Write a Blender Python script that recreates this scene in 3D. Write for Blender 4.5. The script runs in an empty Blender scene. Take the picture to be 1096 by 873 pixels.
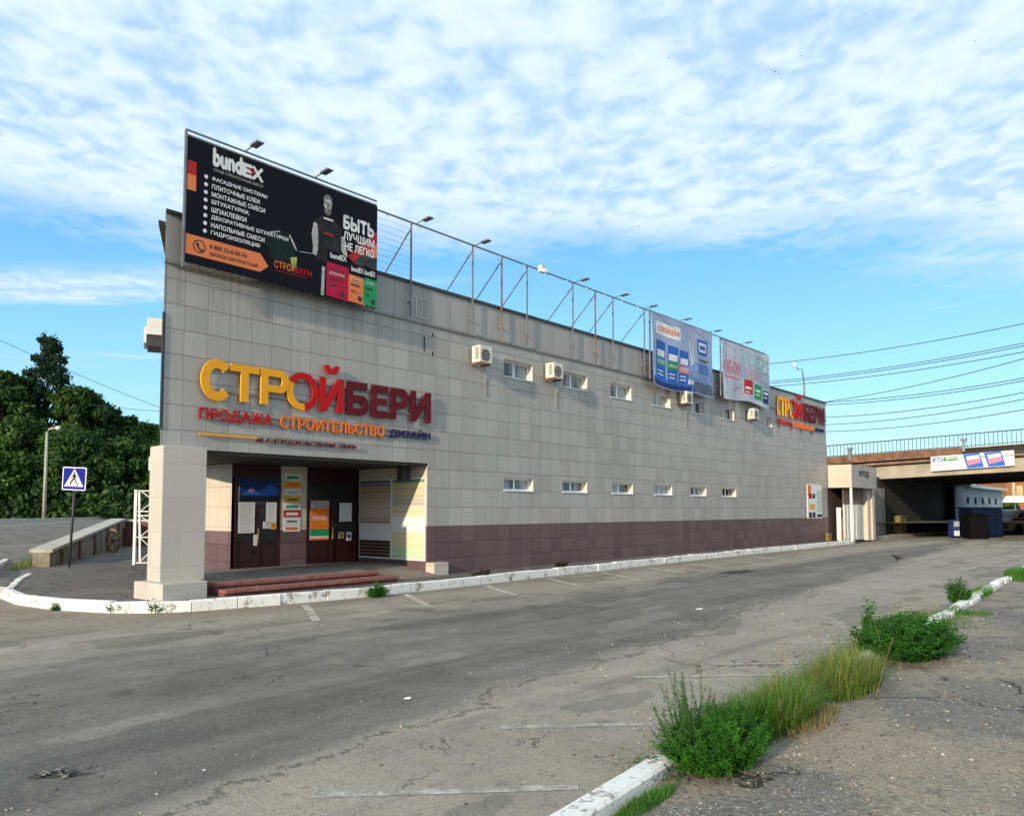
import bpy, bmesh, math, random
from mathutils import Matrix, Vector
R = math.radians
random.seed(7)
C = bpy.context.scene.collection
SC = bpy.context.scene

# ------------------------------------------------------------ camera, sky, sun
EYE = 1.75
F_PX = 838.0
TH = math.atan(51 / 838)
cam = bpy.data.cameras.new('camera'); camo = bpy.data.objects.new('camera', cam); C.objects.link(camo)
camo.location = (0, 0, EYE); camo.rotation_euler = (math.pi / 2 + TH, 0, 0)
cam.sensor_width = 36; cam.lens = 36 * F_PX / 1096; cam.shift_y = 57.5 / 1096
cam.clip_start = 0.05; cam.clip_end = 3000
SC.camera = camo

D1 = Vector((.6546, .7560, 0)).normalized()
D2 = Vector((-D1.y, D1.x, 0))
T0 = 14.05
SUN_EL, SUN_OFF = R(15), R(9)
h = D1 * math.cos(SUN_OFF) + D2 * math.sin(SUN_OFF)
L = Vector((h.x * math.cos(SUN_EL), h.y * math.cos(SUN_EL), -math.sin(SUN_EL)))

w = bpy.data.worlds.new('World'); SC.world = w; w.use_nodes = True
nt = w.node_tree; N = nt.nodes; LK = nt.links
N.clear()
def wn(t, **k):
    n = N.new(t)
    for a, b in k.items(): setattr(n, a, b)
    return n
def wmath(op, a, b=None, c=None, clamp=False):
    n = wn('ShaderNodeMath', operation=op, use_clamp=clamp)
    for i, v in enumerate((a, b, c)):
        if v is None: continue
        if isinstance(v, (int, float)): n.inputs[i].default_value = v
        else: LK.new(v, n.inputs[i])
    return n.outputs[0]
def wsmooth(v, a, b):
    n = wn('ShaderNodeMapRange', interpolation_type='SMOOTHSTEP')
    LK.new(v, n.inputs[0]); n.inputs[1].default_value = a; n.inputs[2].default_value = b
    return n.outputs[0]
sky = wn('ShaderNodeTexSky', sky_type='NISHITA'); sky.sun_disc = False
sky.sun_elevation = SUN_EL; sky.sun_rotation = math.atan2(-L.x, -L.y)
sky.air_density = 1.0; sky.dust_density = 0.4; sky.ozone_density = 2.5
tc = wn('ShaderNodeTexCoord'); sp = wn('ShaderNodeSeparateXYZ'); LK.new(tc.outputs['Generated'], sp.inputs[0])
zc = wmath('MAXIMUM', sp.outputs[2], .03)
u = wmath('DIVIDE', sp.outputs[0], zc); v = wmath('DIVIDE', sp.outputs[1], zc)
cb = wn('ShaderNodeCombineXYZ'); LK.new(u, cb.inputs[0]); LK.new(v, cb.inputs[1])
def wnoise(scale, detail, rough=.5, dist=0, off=(0, 0, 0), sc=(1, 1, 1)):
    m = wn('ShaderNodeMapping'); m.inputs[1].default_value = off; m.inputs[3].default_value = sc
    LK.new(cb.outputs[0], m.inputs[0])
    n = wn('ShaderNodeTexNoise'); n.inputs['Scale'].default_value = scale; n.inputs['Detail'].default_value = detail
    n.inputs['Roughness'].default_value = rough; n.inputs['Distortion'].default_value = dist
    LK.new(m.outputs[0], n.inputs['Vector']); return n.outputs[0]
big = wnoise(.9, 4, .55, .3, (3.1, 1.7, 0), (.7, 1, 1))
mid = wnoise(3.0, 3, .5, .4, (7, 2, 0), (.85, .8, 1))
cell = wnoise(12.5, 3, .5, .3, (0, 5, 0), (.85, .72, 1))
# edge of the cloud sheet (far limit), wandering with the big noise
edge = wmath('ADD', wmath('ADD', v, wmath('MULTIPLY', u, -.18)), wmath('MULTIPLY', wmath('SUBTRACT', big, .5), 2.6))
edge = wmath('ADD', edge, wmath('MULTIPLY', wmath('SUBTRACT', cell, .5), 1.1))
cov = wsmooth(edge, 3.25, 2.3)
# a thin streak beyond the edge, low on the left and a faint one low on the right
st = wnoise(1.0, 5, .6, .2, (1.5, 8.2, 0), (.30, 1.0, 1))
streak = wmath('MULTIPLY', wmath('MULTIPLY', wsmooth(v, 3.0, 3.5), wsmooth(v, 5.6, 4.6)), wmath('MULTIPLY', wsmooth(st, .50, .66), wsmooth(u, .4, -1.6)))
st2 = wnoise(.5, 5, .6, .2, (4.5, 1.2, 0), (.25, 1.0, 1))
streak2 = wmath('MULTIPLY', wmath('MULTIPLY', wsmooth(v, 4.5, 6.5), wsmooth(st2, .50, .72)), .55)
dens = wmath('MULTIPLY', cov, wsmooth(wmath('ADD', wmath('MULTIPLY', mid, .55), wmath('MULTIPLY', cell, .6)), .36, .60))
dens = wmath('ADD', wmath('MULTIPLY', dens, .24), wmath('MULTIPLY', cov, .75), clamp=True)
dens = wmath('MAXIMUM', dens, wmath('MAXIMUM', streak, streak2))
bright = wsmooth(wmath('ADD', wmath('MULTIPLY', cell, .70), wmath('MULTIPLY', mid, .42)), .38, .72)
cc = wn('ShaderNodeMix', data_type='RGBA'); LK.new(bright, cc.inputs[0])
cc.inputs[6].default_value = (2.8, 3.95, 4.95, 1); cc.inputs[7].default_value = (4.25, 5.05, 5.4, 1)
tint = wn('ShaderNodeMix', data_type='RGBA', blend_type='MULTIPLY'); tint.inputs[0].default_value = 1
LK.new(sky.outputs[0], tint.inputs[6]); tint.inputs[7].default_value = (1.25, 1.5, 1.6, 1)
ramp = wn('ShaderNodeValToRGB'); LK.new(sp.outputs[2], ramp.inputs[0]); el_ = ramp.color_ramp.elements
el_[0].position = 0; el_[0].color = (.60, .88, 1, 1); el_[1].position = 1; el_[1].color = (.08, .30, .72, 1)
for p_, c_ in ((.10, (.42, .78, 1, 1)), (.22, (.25, .63, 1, 1)), (.34, (.14, .47, .93, 1)), (.55, (.10, .38, .85, 1))):
    e_ = el_.new(p_); e_.color = c_
rs_ = wn('ShaderNodeVectorMath', operation='SCALE'); LK.new(ramp.outputs[0], rs_.inputs[0]); rs_.inputs['Scale'].default_value = 5.4
clear = wn('ShaderNodeMix', data_type='RGBA'); clear.inputs[0].default_value = .8; LK.new(tint.outputs[2], clear.inputs[6]); LK.new(rs_.outputs[0], clear.inputs[7])
mx = wn('ShaderNodeMix', data_type='RGBA'); LK.new(dens, mx.inputs[0]); LK.new(clear.outputs[2], mx.inputs[6]); LK.new(cc.outputs[2], mx.inputs[7])
bg = wn('ShaderNodeBackground'); bg.inputs[1].default_value = .15; LK.new(mx.outputs[2], bg.inputs[0])
wo = wn('ShaderNodeOutputWorld'); LK.new(bg.outputs[0], wo.inputs[0])

sl = bpy.data.lights.new('sun', 'SUN'); sl.energy = 4.0; sl.angle = R(1.0); sl.color = (1, .84, .64)
so = bpy.data.objects.new('sun', sl); C.objects.link(so); so.rotation_euler = L.to_track_quat('-Z', 'Y').to_euler()
SC.view_settings.view_transform = 'Standard'; SC.view_settings.look = 'None'
SC.view_settings.exposure = 0.40; SC.view_settings.gamma = 1

# ------------------------------------------------------------ measuring: a sight line of the photo met with a known plane
FR = Matrix(((D1.x, D2.x, 0, D2.x * T0), (D1.y, D2.y, 0, D2.y * T0), (0, 0, 1, 0), (0, 0, 0, 1)))   # facade frame: s along, t behind, z up
W = Matrix.Identity(4)
def ray(x, y):
    a, b = x - 548, 494 - y
    return Vector((a / F_PX, math.cos(TH) - math.sin(TH) * b / F_PX, math.sin(TH) + math.cos(TH) * b / F_PX))
def gr(x, y, z=0):
    r = ray(x, y); k = (z - EYE) / r.z
    return Vector((r.x * k, r.y * k, z))
def fac(x, y, t=0):
    r = ray(x, y); k = (T0 + t) / r.dot(D2); p = r * k
    return p.dot(D1), EYE + p.z
def at(x, y, d):
    r = ray(x, y); k = d / r.y
    return Vector((r.x * k, d, EYE + r.z * k))
def fs(x, y, z=0):
    p = gr(x, y, z); return p.dot(D1), p.dot(D2) - T0

# ------------------------------------------------------------ materials
def nodes(name):
    m = bpy.data.materials.new(name); m.use_nodes = True
    t = m.node_tree; return m, t, t.nodes['Principled BSDF']
class NB:
    def __init__(s, t): s.t = t
    def n(s, ty, **k):
        n = s.t.nodes.new(ty)
        for a, b in k.items(): setattr(n, a, b)
        return n
    def l(s, a, b): s.t.links.new(a, b)
    def m(s, op, a, b=None, c=None, clamp=False):
        n = s.n('ShaderNodeMath', operation=op, use_clamp=clamp)
        for i, v in enumerate((a, b, c)):
            if v is None: continue
            if isinstance(v, (int, float)): n.inputs[i].default_value = v
            else: s.l(v, n.inputs[i])
        return n.outputs[0]
    def noise(s, vec, scale, detail=4, rough=.55, dist=0):
        n = s.n('ShaderNodeTexNoise'); n.inputs['Scale'].default_value = scale; n.inputs['Detail'].default_value = detail
        n.inputs['Roughness'].default_value = rough; n.inputs['Distortion'].default_value = dist
        s.l(vec, n.inputs['Vector']); return n.outputs[0]
    def ss(s, v, a, b, o0=0, o1=1):
        n = s.n('ShaderNodeMapRange', interpolation_type='SMOOTHSTEP'); s.l(v, n.inputs[0])
        n.inputs[1].default_value = a; n.inputs[2].default_value = b; n.inputs[3].default_value = o0; n.inputs[4].default_value = o1
        return n.outputs[0]
    def mix(s, f, a, b, blend='MIX'):
        n = s.n('ShaderNodeMix', data_type='RGBA', blend_type=blend)
        if isinstance(f, (int, float)): n.inputs[0].default_value = f
        else: s.l(f, n.inputs[0])
        for i, v in ((6, a), (7, b)):
            if isinstance(v, tuple): n.inputs[i].default_value = v + (1,) if len(v) == 3 else v
            else: s.l(v, n.inputs[i])
        return n.outputs[2]
    def bump(s, hgt, bsdf, strength=.3, dist=.01):
        b = s.n('ShaderNodeBump'); b.inputs[0].default_value = strength; b.inputs[1].default_value = dist
        s.l(hgt, b.inputs['Height']); s.l(b.outputs[0], bsdf.inputs['Normal'])
    def mapv(s, vec, sc=(1, 1, 1), off=(0, 0, 0)):
        n = s.n('ShaderNodeMapping'); n.inputs[1].default_value = off; n.inputs[3].default_value = sc; s.l(vec, n.inputs[0]); return n.outputs[0]

_mats = {}
def mat(name, col, rough=.6, var=.15, scale=3.0, metal=0, spec=.4, bump=0, fine=0):
    if name in _mats: return _mats[name]
    m, t, b = nodes(name); k = NB(t)
    o = k.n('ShaderNodeTexCoord').outputs['Object']
    n = k.noise(o, scale, 5, .6)
    f = k.ss(n, .3, .7)
    c = k.mix(f, tuple(x * (1 - var) for x in col), tuple(min(1, x * (1 + var)) for x in col))
    if fine:
        n2 = k.noise(o, fine, 3); c = k.mix(k.ss(n2, .35, .65, 0, .35), c, tuple(x * .55 for x in col))
    k.l(c, b.inputs['Base Color'])
    b.inputs['Roughness'].default_value = rough; b.inputs['Metallic'].default_value = metal
    b.inputs['Specular IOR Level'].default_value = spec
    if bump: k.bump(k.noise(o, scale * 8, 4), b, bump, .01)
    _mats[name] = m; return m

def tile_mat(name, c1, c2, mortar, bw, rh, off, streak=.25, rough=.45):
    m, t, b = nodes(name); k = NB(t)
    uv = k.n('ShaderNodeTexCoord').outputs['UV']
    br = k.n('ShaderNodeTexBrick'); br.offset = 0; br.squash = 1
    k.l(k.mapv(uv, off=off), br.inputs['Vector'])
    br.inputs['Color1'].default_value = c1 + (1,); br.inputs['Color2'].default_value = c2 + (1,); br.inputs['Mortar'].default_value = mortar + (1,)
    br.inputs['Scale'].default_value = 1; br.inputs['Mortar Size'].default_value = .007; br.inputs['Mortar Smooth'].default_value = .3
    br.inputs['Bias'].default_value = 0; br.inputs['Brick Width'].default_value = bw; br.inputs['Row Height'].default_value = rh
    su = k.n('ShaderNodeSeparateXYZ'); k.l(k.mapv(uv, off=off), su.inputs[0])
    fr_ = k.m('FRACT', k.m('DIVIDE', su.outputs[1], rh))
    hl = k.m('ADD', k.ss(fr_, .035, .012), k.ss(fr_, .965, .988), clamp=True)
    n = k.noise(k.mapv(uv, sc=(2.2, .35, 1)), 1.4, 6, .65)
    n2 = k.noise(uv, .35, 4)
    c = k.mix(k.ss(n, .42, .72, 0, streak), br.outputs[0], tuple(x * .62 for x in c1))
    c = k.mix(k.ss(n2, .4, .7, 0, .22), c, tuple(min(1, x * 1.25) for x in c2))
    c = k.mix(k.m('MULTIPLY', hl, .6), c, tuple(x * .9 for x in mortar))
    if name == 'facade_tile':      # rain runs under the ledge and from the window corners
        sv = k.n('ShaderNodeSeparateXYZ'); k.l(uv, sv.inputs[0]); s_, z_ = sv.outputs[0], sv.outputs[1]
        runs = k.noise(k.mapv(uv, sc=(7, .12, 1)), 1.0, 4, .7)
        dr = k.m('MULTIPLY', k.ss(runs, .52, .70), k.ss(z_, 4.7, 6.27))
        fx = k.m('MULTIPLY', k.m('FRACT', k.m('DIVIDE', k.m('SUBTRACT', s_, 15.78), 2.615)), 2.615)
        e1 = k.ss(k.m('ABSOLUTE', k.m('SUBTRACT', fx, .10)), .10, .0); e2 = k.ss(k.m('ABSOLUTE', k.m('SUBTRACT', fx, 1.34)), .10, .0)
        ed = k.m('MULTIPLY', k.m('ADD', e1, e2), k.m('MULTIPLY', k.ss(s_, 15.5, 15.6), k.ss(s_, 31, 30.8)))
        zz_ = k.m('ADD', k.m('MULTIPLY', k.ss(z_, 4.55, 5.36), k.ss(z_, 5.40, 5.38)), k.m('MULTIPLY', k.ss(z_, 1.5, 2.25), k.ss(z_, 2.29, 2.27)))
        ed = k.m('MULTIPLY', ed, k.m('MULTIPLY', zz_, k.ss(runs, .36, .58)))
        c = k.mix(k.m('MULTIPLY', k.m('ADD', dr, ed, clamp=True), .42), c, (.12, .105, .09))
    n3 = k.noise(uv, 30, 3)
    c = k.mix(k.ss(n3, .3, .7, 0, .10), c, tuple(x * .7 for x in c1))
    k.l(c, b.inputs['Base Color']); b.inputs['Roughness'].default_value = rough; b.inputs['Specular IOR Level'].default_value = .35
    h_ = k.m('SUBTRACT', 1.0, br.outputs['Fac'])
    k.bump(h_, b, .5, .004)
    _mats[name] = m; return m

ROW = .4667
M_TILE = tile_mat('facade_tile', (.335, .318, .296), (.405, .386, .360), (.20, .188, .175), .46, ROW, (0, -1.34, 0))
M_PARA = tile_mat('parapet_tile', (.31, .295, .28), (.37, .355, .335), (.15, .14, .13), .92, .95, (0, -6.3, 0), .35)
M_BROWN = tile_mat('brown_tile', (.108, .064, .070), (.15, .093, .097), (.05, .03, .032), .46, .40, (0, -1.34, 0), .3, .4)
M_COL = tile_mat('column_tile', (.47, .43, .38), (.52, .475, .42), (.49, .445, .39), .415, .62, (-.6, -.1, 0), .15)
M_CREAM = tile_mat('cream_tile', (.50, .44, .36), (.55, .48, .39), (.40, .34, .27), .46, ROW, (0, -1.34, 0), .15)

def asphalt_mat():
    m, t, b = nodes('asphalt'); k = NB(t)
    P = k.n('ShaderNodeNewGeometry').outputs['Position']
    def dot(d):
        n = k.n('ShaderNodeVectorMath', operation='DOT_PRODUCT'); k.l(P, n.inputs[0]); n.inputs[1].default_value = d; return n.outputs['Value']
    s_, t_ = dot(D1), dot(D2)
    cv = k.n('ShaderNodeCombineXYZ'); k.l(s_, cv.inputs[0]); k.l(t_, cv.inputs[1]); st_ = cv.outputs[0]
    n1 = k.noise(st_, .22, 6, .62); n2 = k.noise(st_, 1.1, 6, .65, .4); n3 = k.noise(st_, 9, 5, .65)
    strk = k.noise(k.mapv(st_, sc=(.10, 1.3, 1)), 1.0, 6, .65, .3)
    fine = k.noise(st_, 70, 3, .7)
    light = k.mix(k.ss(n2, .3, .7), (.272, .240, .198), (.392, .346, .288))
    light = k.mix(k.ss(n1, .35, .65, 0, .55), light, (.285, .248, .205))
    dark = k.mix(k.ss(n2, .3, .7), (.118, .109, .099), (.172, .158, .142))
    tt = k.m('ADD', t_, k.m('MULTIPLY', k.m('SUBTRACT', n2, .5), 1.1))
    tt = k.m('ADD', tt, k.m('MULTIPLY', k.m('SUBTRACT', n1, .5), 1.4))
    tlow = k.m('ADD', tt, k.m('MULTIPLY', s_, -.10))
    band = k.m('MULTIPLY', k.ss(tlow, 4.35, 4.75), k.ss(tt, 10.7, 9.3))
    band = k.m('MULTIPLY', band, k.ss(strk, .25, .62, .55, 1))
    c = k.mix(band, light, dark)
    c = k.mix(k.ss(strk, .50, .70, 0, .55), c, (.085, .078, .070))
    pt = k.noise(k.mapv(st_, off=(5, 40, 0), sc=(.35, .8, 1)), 1.0, 3, .5)
    c = k.mix(k.ss(pt, .585, .60, 0, .42), c, (.10, .092, .083))
    c = k.mix(k.ss(pt, .40, .385, 0, .30), c, (.36, .32, .27))
    oil = k.n('ShaderNodeTexVoronoi'); oil.inputs['Scale'].default_value = .8; k.l(st_, oil.inputs['Vector'])
    c = k.mix(k.m('MULTIPLY', k.ss(k.m('ADD', oil.outputs['Distance'], k.m('MULTIPLY', n3, .12)), .20, .10), .5), c, (.045, .041, .038))
    c = k.mix(k.ss(n3, .52, .75, 0, .40), c, (.07, .06, .05))
    c = k.mix(k.ss(n3, .45, .28, 0, .30), c, (.27, .235, .195))
    sb = k.noise(k.mapv(st_, off=(31, 7, 0)), .8, 5, .7)
    c = k.mix(k.ss(sb, .58, .74, 0, .6), c, (.275, .225, .165))
    kd_ = k.m('MULTIPLY', k.ss(k.m('ADD', t_, k.m('MULTIPLY', n2, .9)), 12.1, 12.9), k.ss(n3, .3, .6, .35, 1))
    c = k.mix(k.m('MULTIPLY', kd_, .6), c, (.20, .155, .105))           # drifted sand
    # aggregate speckle
    vo = k.n('ShaderNodeTexVoronoi'); vo.inputs['Scale'].default_value = 85; k.l(st_, vo.inputs['Vector'])
    vs = k.n('ShaderNodeSeparateColor'); k.l(vo.outputs['Color'], vs.inputs[0])
    c = k.mix(k.m('MULTIPLY', k.ss(vs.outputs[0], .86, .97), .34), c, (.36, .33, .28))
    c = k.mix(k.m('MULTIPLY', k.ss(vs.outputs[1], .76, .95), .42), c, (.05, .046, .041))
    # cracks
    wob = k.n('ShaderNodeVectorMath', operation='ADD')
    nz = k.n('ShaderNodeTexNoise'); nz.inputs['Scale'].default_value = 1.6; nz.inputs['Detail'].default_value = 6; k.l(st_, nz.inputs['Vector'])
    sc_ = k.n('ShaderNodeVectorMath', operation='SCALE'); k.l(nz.outputs['Color'], sc_.inputs[0]); sc_.inputs['Scale'].default_value = 1.3
    k.l(st_, wob.inputs[0]); k.l(sc_.outputs[0], wob.inputs[1])
    crack = None
    for scl, wd, lo in ((.33, .006, .53), (1.15, .010, .64)):
        ve = k.n('ShaderNodeTexVoronoi', feature='DISTANCE_TO_EDGE'); ve.inputs['Scale'].default_value = scl; k.l(wob.outputs[0], ve.inputs['Vector'])
        msk = k.ss(k.noise(k.mapv(st_, off=(scl * 30, 3, 0)), .45, 4), lo - .04, lo + .05)
        cr = k.m('MULTIPLY', k.ss(ve.outputs['Distance'], wd, wd * .3), msk)
        crack = cr if crack is None else k.m('MAXIMUM', crack, cr)
    # the long seam where the dark lane meets the old surface
    seam = k.m('MULTIPLY', k.ss(k.m('ABSOLUTE', k.m('SUBTRACT', tlow, 4.4)), .05, .012), k.ss(n3, .35, .55))
    crack = k.m('MAXIMUM', crack, k.m('MULTIPLY', seam, .8))
    c = k.mix(k.m('MULTIPLY', crack, .62), c, (.022, .020, .018))
    k.l(c, b.inputs['Base Color']); b.inputs['Roughness'].default_value = .88; b.inputs['Specular IOR Level'].default_value = .25
    hh = k.m('ADD', k.m('MULTIPLY', fine, .5), k.m('MULTIPLY', n3, .6)); hh = k.m('SUBTRACT', hh, k.m('MULTIPLY', crack, 1.2))
    k.bump(hh, b, .8, .012)
    return m
M_ASPHALT = asphalt_mat()

def ground_mat(name, ca, cb_, cc_, patch=.5):
    """old broken asphalt ca with washed-in dirt cb_ and pale pebbles cc_"""
    m, t, b = nodes(name); k = NB(t)
    P = k.n('ShaderNodeNewGeometry').outputs['Position']
    n1 = k.noise(P, .55, 6, .62, .5); n2 = k.noise(P, 4, 6, .68); n3 = k.noise(P, 22, 4, .7)
    c = k.mix(k.ss(n1, patch - .07, patch + .09), ca, cb_)
    c = k.mix(k.ss(n2, .5, .72, 0, .55), c, tuple(x * .5 for x in ca))
    c = k.mix(k.ss(n3, .50, .72, 0, .45), c, tuple(x * 1.5 for x in cb_))
    for scl, a in ((80, .92), (40, .96)):
        vo = k.n('ShaderNodeTexVoronoi'); vo.inputs['Scale'].default_value = scl; k.l(P, vo.inputs['Vector'])
        vs = k.n('ShaderNodeSeparateColor'); k.l(vo.outputs['Color'], vs.inputs[0])
        c = k.mix(k.m('MULTIPLY', k.ss(vs.outputs[0], a, a + .06), .75), c, cc_)
        c = k.mix(k.m('MULTIPLY', k.ss(vs.outputs[1], a - .1, a + .06), .6), c, tuple(x * .35 for x in ca))
    ve = k.n('ShaderNodeTexVoronoi', feature='DISTANCE_TO_EDGE'); ve.inputs['Scale'].default_value = .7
    nz = k.n('ShaderNodeTexNoise'); nz.inputs['Scale'].default_value = 2; nz.inputs['Detail'].default_value = 6; k.l(P, nz.inputs['Vector'])
    ad = k.n('ShaderNodeVectorMath', operation='ADD'); k.l(P, ad.inputs[0]); k.l(nz.outputs['Color'], ad.inputs[1]); k.l(ad.outputs[0], ve.inputs['Vector'])
    cr = k.m('MULTIPLY', k.ss(ve.outputs['Distance'], .014, .004), k.ss(n1, patch + .05, patch - .05))
    c = k.mix(k.m('MULTIPLY', cr, .85), c, (.02, .018, .016))
    k.l(c, b.inputs['Base Color']); b.inputs['Roughness'].default_value = .92; b.inputs['Specular IOR Level'].default_value = .2
    hh = k.m('SUBTRACT', k.m('ADD', k.m('MULTIPLY', n3, .8), k.m('MULTIPLY', n2, .8)), cr)
    k.bump(hh, b, .9, .02)
    return m
M_SHOULDER = ground_mat('broken_shoulder', (.175, .160, .142), (.295, .245, .185), (.45, .42, .37))
M_PAVE = ground_mat('pavement_asphalt', (.135, .122, .116), (.17, .15, .134), (.24, .22, .2), .56)
M_STREET = ground_mat('street_asphalt', (.17, .155, .14), (.215, .195, .17), (.26, .24, .21), .55)

def worn_paint(name, col, lo, hi, under, scale=5):
    m, t, b = nodes(name); k = NB(t)
    P = k.n('ShaderNodeNewGeometry').outputs['Position']
    n = k.m('ADD', k.m('MULTIPLY', k.noise(P, scale, 6, .7), .7), k.m('MULTIPLY', k.noise(P, scale * 7, 4, .7), .3))
    f = k.ss(n, lo, hi)
    k.l(k.mix(f, under, col), b.inputs['Base Color']); b.inputs['Roughness'].default_value = .8
    k.bump(k.noise(P, 25, 4), b, .4, .01)
    return m
M_KERB = worn_paint('whitewashed_kerb', (.74, .73, .70), .41, .47, (.30, .265, .225), 4)
M_LINE = worn_paint('worn_road_paint', (.52, .49, .44), .43, .64, (.25, .225, .19))

M_WHITE = mat('white_paint', (.78, .77, .74), .4, .06)
M_PVC = mat('window_frame_white', (.80, .80, .80), .35, .04)
M_REVEAL = mat('window_reveal', (.66, .60, .50), .7, .08)
M_ROOFCAP = mat('roof_cap_dark', (.035, .036, .042), .5, .2)
M_STEEL = mat('grey_steel', (.17, .18, .20), .45, .2, metal=.3)
M_RUST = mat('rusty_steel', (.17, .085, .05), .8, .35, 4)
M_DARK = mat('dark_interior', (.016, .014, .014), .7, .2)
M_DOOR = mat('dark_red_door', (.030, .007, .007), .4, .2, 3, 0, .25)
M_BRICKSTEP = None
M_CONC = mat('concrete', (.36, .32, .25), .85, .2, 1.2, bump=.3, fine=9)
M_CONCD = mat('shaded_dirty_concrete', (.036, .033, .029), .9, .3, 1.0, bump=.3, fine=7)  # dirty concrete, its colour darkened to carry the shade under the bridge
M_BLACK = mat('black_print', (.005, .005, .011), .62, .1, 3, 0, .12)
M_PWHITE = mat('white_print', (.72, .72, .72), .62, .03, 3, 0, .12)
M_PGREY = mat('grey_print', (.38, .37, .36), .62, .25, 9, 0, .12)
M_PDGREY = mat('dark_grey_print', (.045, .045, .05), .62, .3, 6, 0, .12)
M_PORANGE = mat('orange_print', (.72, .20, .075), .62, .04, 3, 0, .12)
M_PRED = mat('red_print', (.42, .025, .03), .62, .04, 3, 0, .12)
M_PRASP = mat('raspberry_print', (.42, .012, .05), .62, .1, 8, 0, .12)
M_PGREEN = mat('green_print', (.02, .28, .085), .62, .1, 8, 0, .12)
M_PBLUE = mat('blue_print', (.03, .13, .48), .62, .08, 3, 0, .12)
M_PNAVY = mat('navy_print', (.02, .04, .16), .62, .1, 3, 0, .12)
M_PTEAL = mat('teal_print', (.04, .3, .27), .62, .1, 3, 0, .12)
M_PYEL = mat('yellow_print', (.70, .42, .06), .62, .04, 3, 0, .12)
M_PPINK = mat('pink_print', (.62, .22, .30), .62, .06, 3, 0, .12)
M_PGLASS = mat('dark_green_print', (.010, .018, .018), .62, .3, 5, 0, .12)
M_LYEL = mat('yellow_letter', (.80, .36, .025), .62, .04, 3, 0, .12)
M_LRED = mat('red_letter', (.46, .012, .014), .62, .06, 3, 0, .12)
M_LMAR = mat('maroon_letter', (.115, .010, .016), .62, .08, 3, 0, .12)
M_LORA = mat('orange_letter', (.80, .17, .015), .62, .05, 3, 0, .12)
M_LNAVY = mat('navy_letter', (.010, .014, .085), .62, .06, 3, 0, .12)
M_AC = mat('air_conditioner_casing', (.66, .62, .53), .5, .06)
M_ACD = mat('air_conditioner_grille', (.04, .04, .045), .6, .2)
M_SIGNBLUE = mat('road_sign_blue', (.008, .012, .25), .6, .05, 3, 0, .1)
M_BOX = mat('white_box', (.62, .63, .62), .5, .08)
M_BRICKRED = mat('red_brick_wall', (.17, .075, .055), .9, .35, 3, bump=.3, fine=9)
M_STONE = mat('stained_stone', (.29, .25, .185), .9, .35, 2.2, bump=.4, fine=11)
M_COPING = mat('coping_stone', (.46, .43, .37), .85, .15, 3, bump=.3)
M_TRUNK = mat('bark', (.075, .058, .042), .9, .3, 4, bump=.5)
M_WIRE = mat('overhead_cable', (.03, .04, .06), .6, .1)
M_GOLD = mat('corroded_yellow', (.17, .135, .035), .7, .3, 5)
M_BLUEBIN = mat('dark_blue_metal', (.004, .008, .028), .8, .2, 3, 0, .1)
M_BLACKBIN = mat('black_metal', (.004, .004, .005), .8, .2, 3, 0, .1)
M_FARWALL = mat('far_whitewash', (.30, .35, .39), .8, .15, .6)
M_FARROOF = mat('far_roof_sheet', (.30, .33, .29), .7, .15)
M_FARBRICK = mat('far_brown_brick', (.30, .12, .045), .85, .2)
M_TYRE = mat('rubber', (.02, .02, .02), .8, .1)
M_BIRD = mat('dark_feathers', (.02, .02, .024), .6, .2)
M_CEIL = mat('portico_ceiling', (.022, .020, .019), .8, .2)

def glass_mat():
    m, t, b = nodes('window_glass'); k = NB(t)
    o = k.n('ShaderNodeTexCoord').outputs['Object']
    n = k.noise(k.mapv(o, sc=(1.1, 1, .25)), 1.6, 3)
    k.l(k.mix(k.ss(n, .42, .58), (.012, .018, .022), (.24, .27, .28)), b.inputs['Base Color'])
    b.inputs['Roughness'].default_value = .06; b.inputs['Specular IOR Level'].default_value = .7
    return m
M_GLASS = glass_mat()
def dglass():
    m, t, b = nodes('door_glass'); b.inputs['Base Color'].default_value = (.012, .012, .013, 1)
    b.inputs['Roughness'].default_value = .12; b.inputs['Specular IOR Level'].default_value = .45; return m
M_DGLASS = dglass()

def brickstep():
    m, t, b = nodes('red_brick_step'); k = NB(t)
    uv = k.n('ShaderNodeTexCoord').outputs['UV']
    br = k.n('ShaderNodeTexBrick'); br.offset = .5; k.l(uv, br.inputs['Vector'])
    br.inputs['Color1'].default_value = (.27, .085, .07, 1); br.inputs['Color2'].default_value = (.36, .14, .115, 1); br.inputs['Mortar'].default_value = (.10, .06, .05, 1)
    br.inputs['Scale'].default_value = 1; br.inputs['Mortar Size'].default_value = .008; br.inputs['Brick Width'].default_value = .125; br.inputs['Row Height'].default_value = .115
    n = k.noise(uv, 3, 5); c = k.mix(k.ss(n, .45, .7, 0, .6), br.outputs[0], (.12, .05, .04))
    k.l(c, b.inputs['Base Color']); b.inputs['Roughness'].default_value = .85
    k.bump(k.m('SUBTRACT', 1.0, br.outputs['Fac']), b, .6, .006); return m
M_BRICKSTEP = brickstep()

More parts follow.
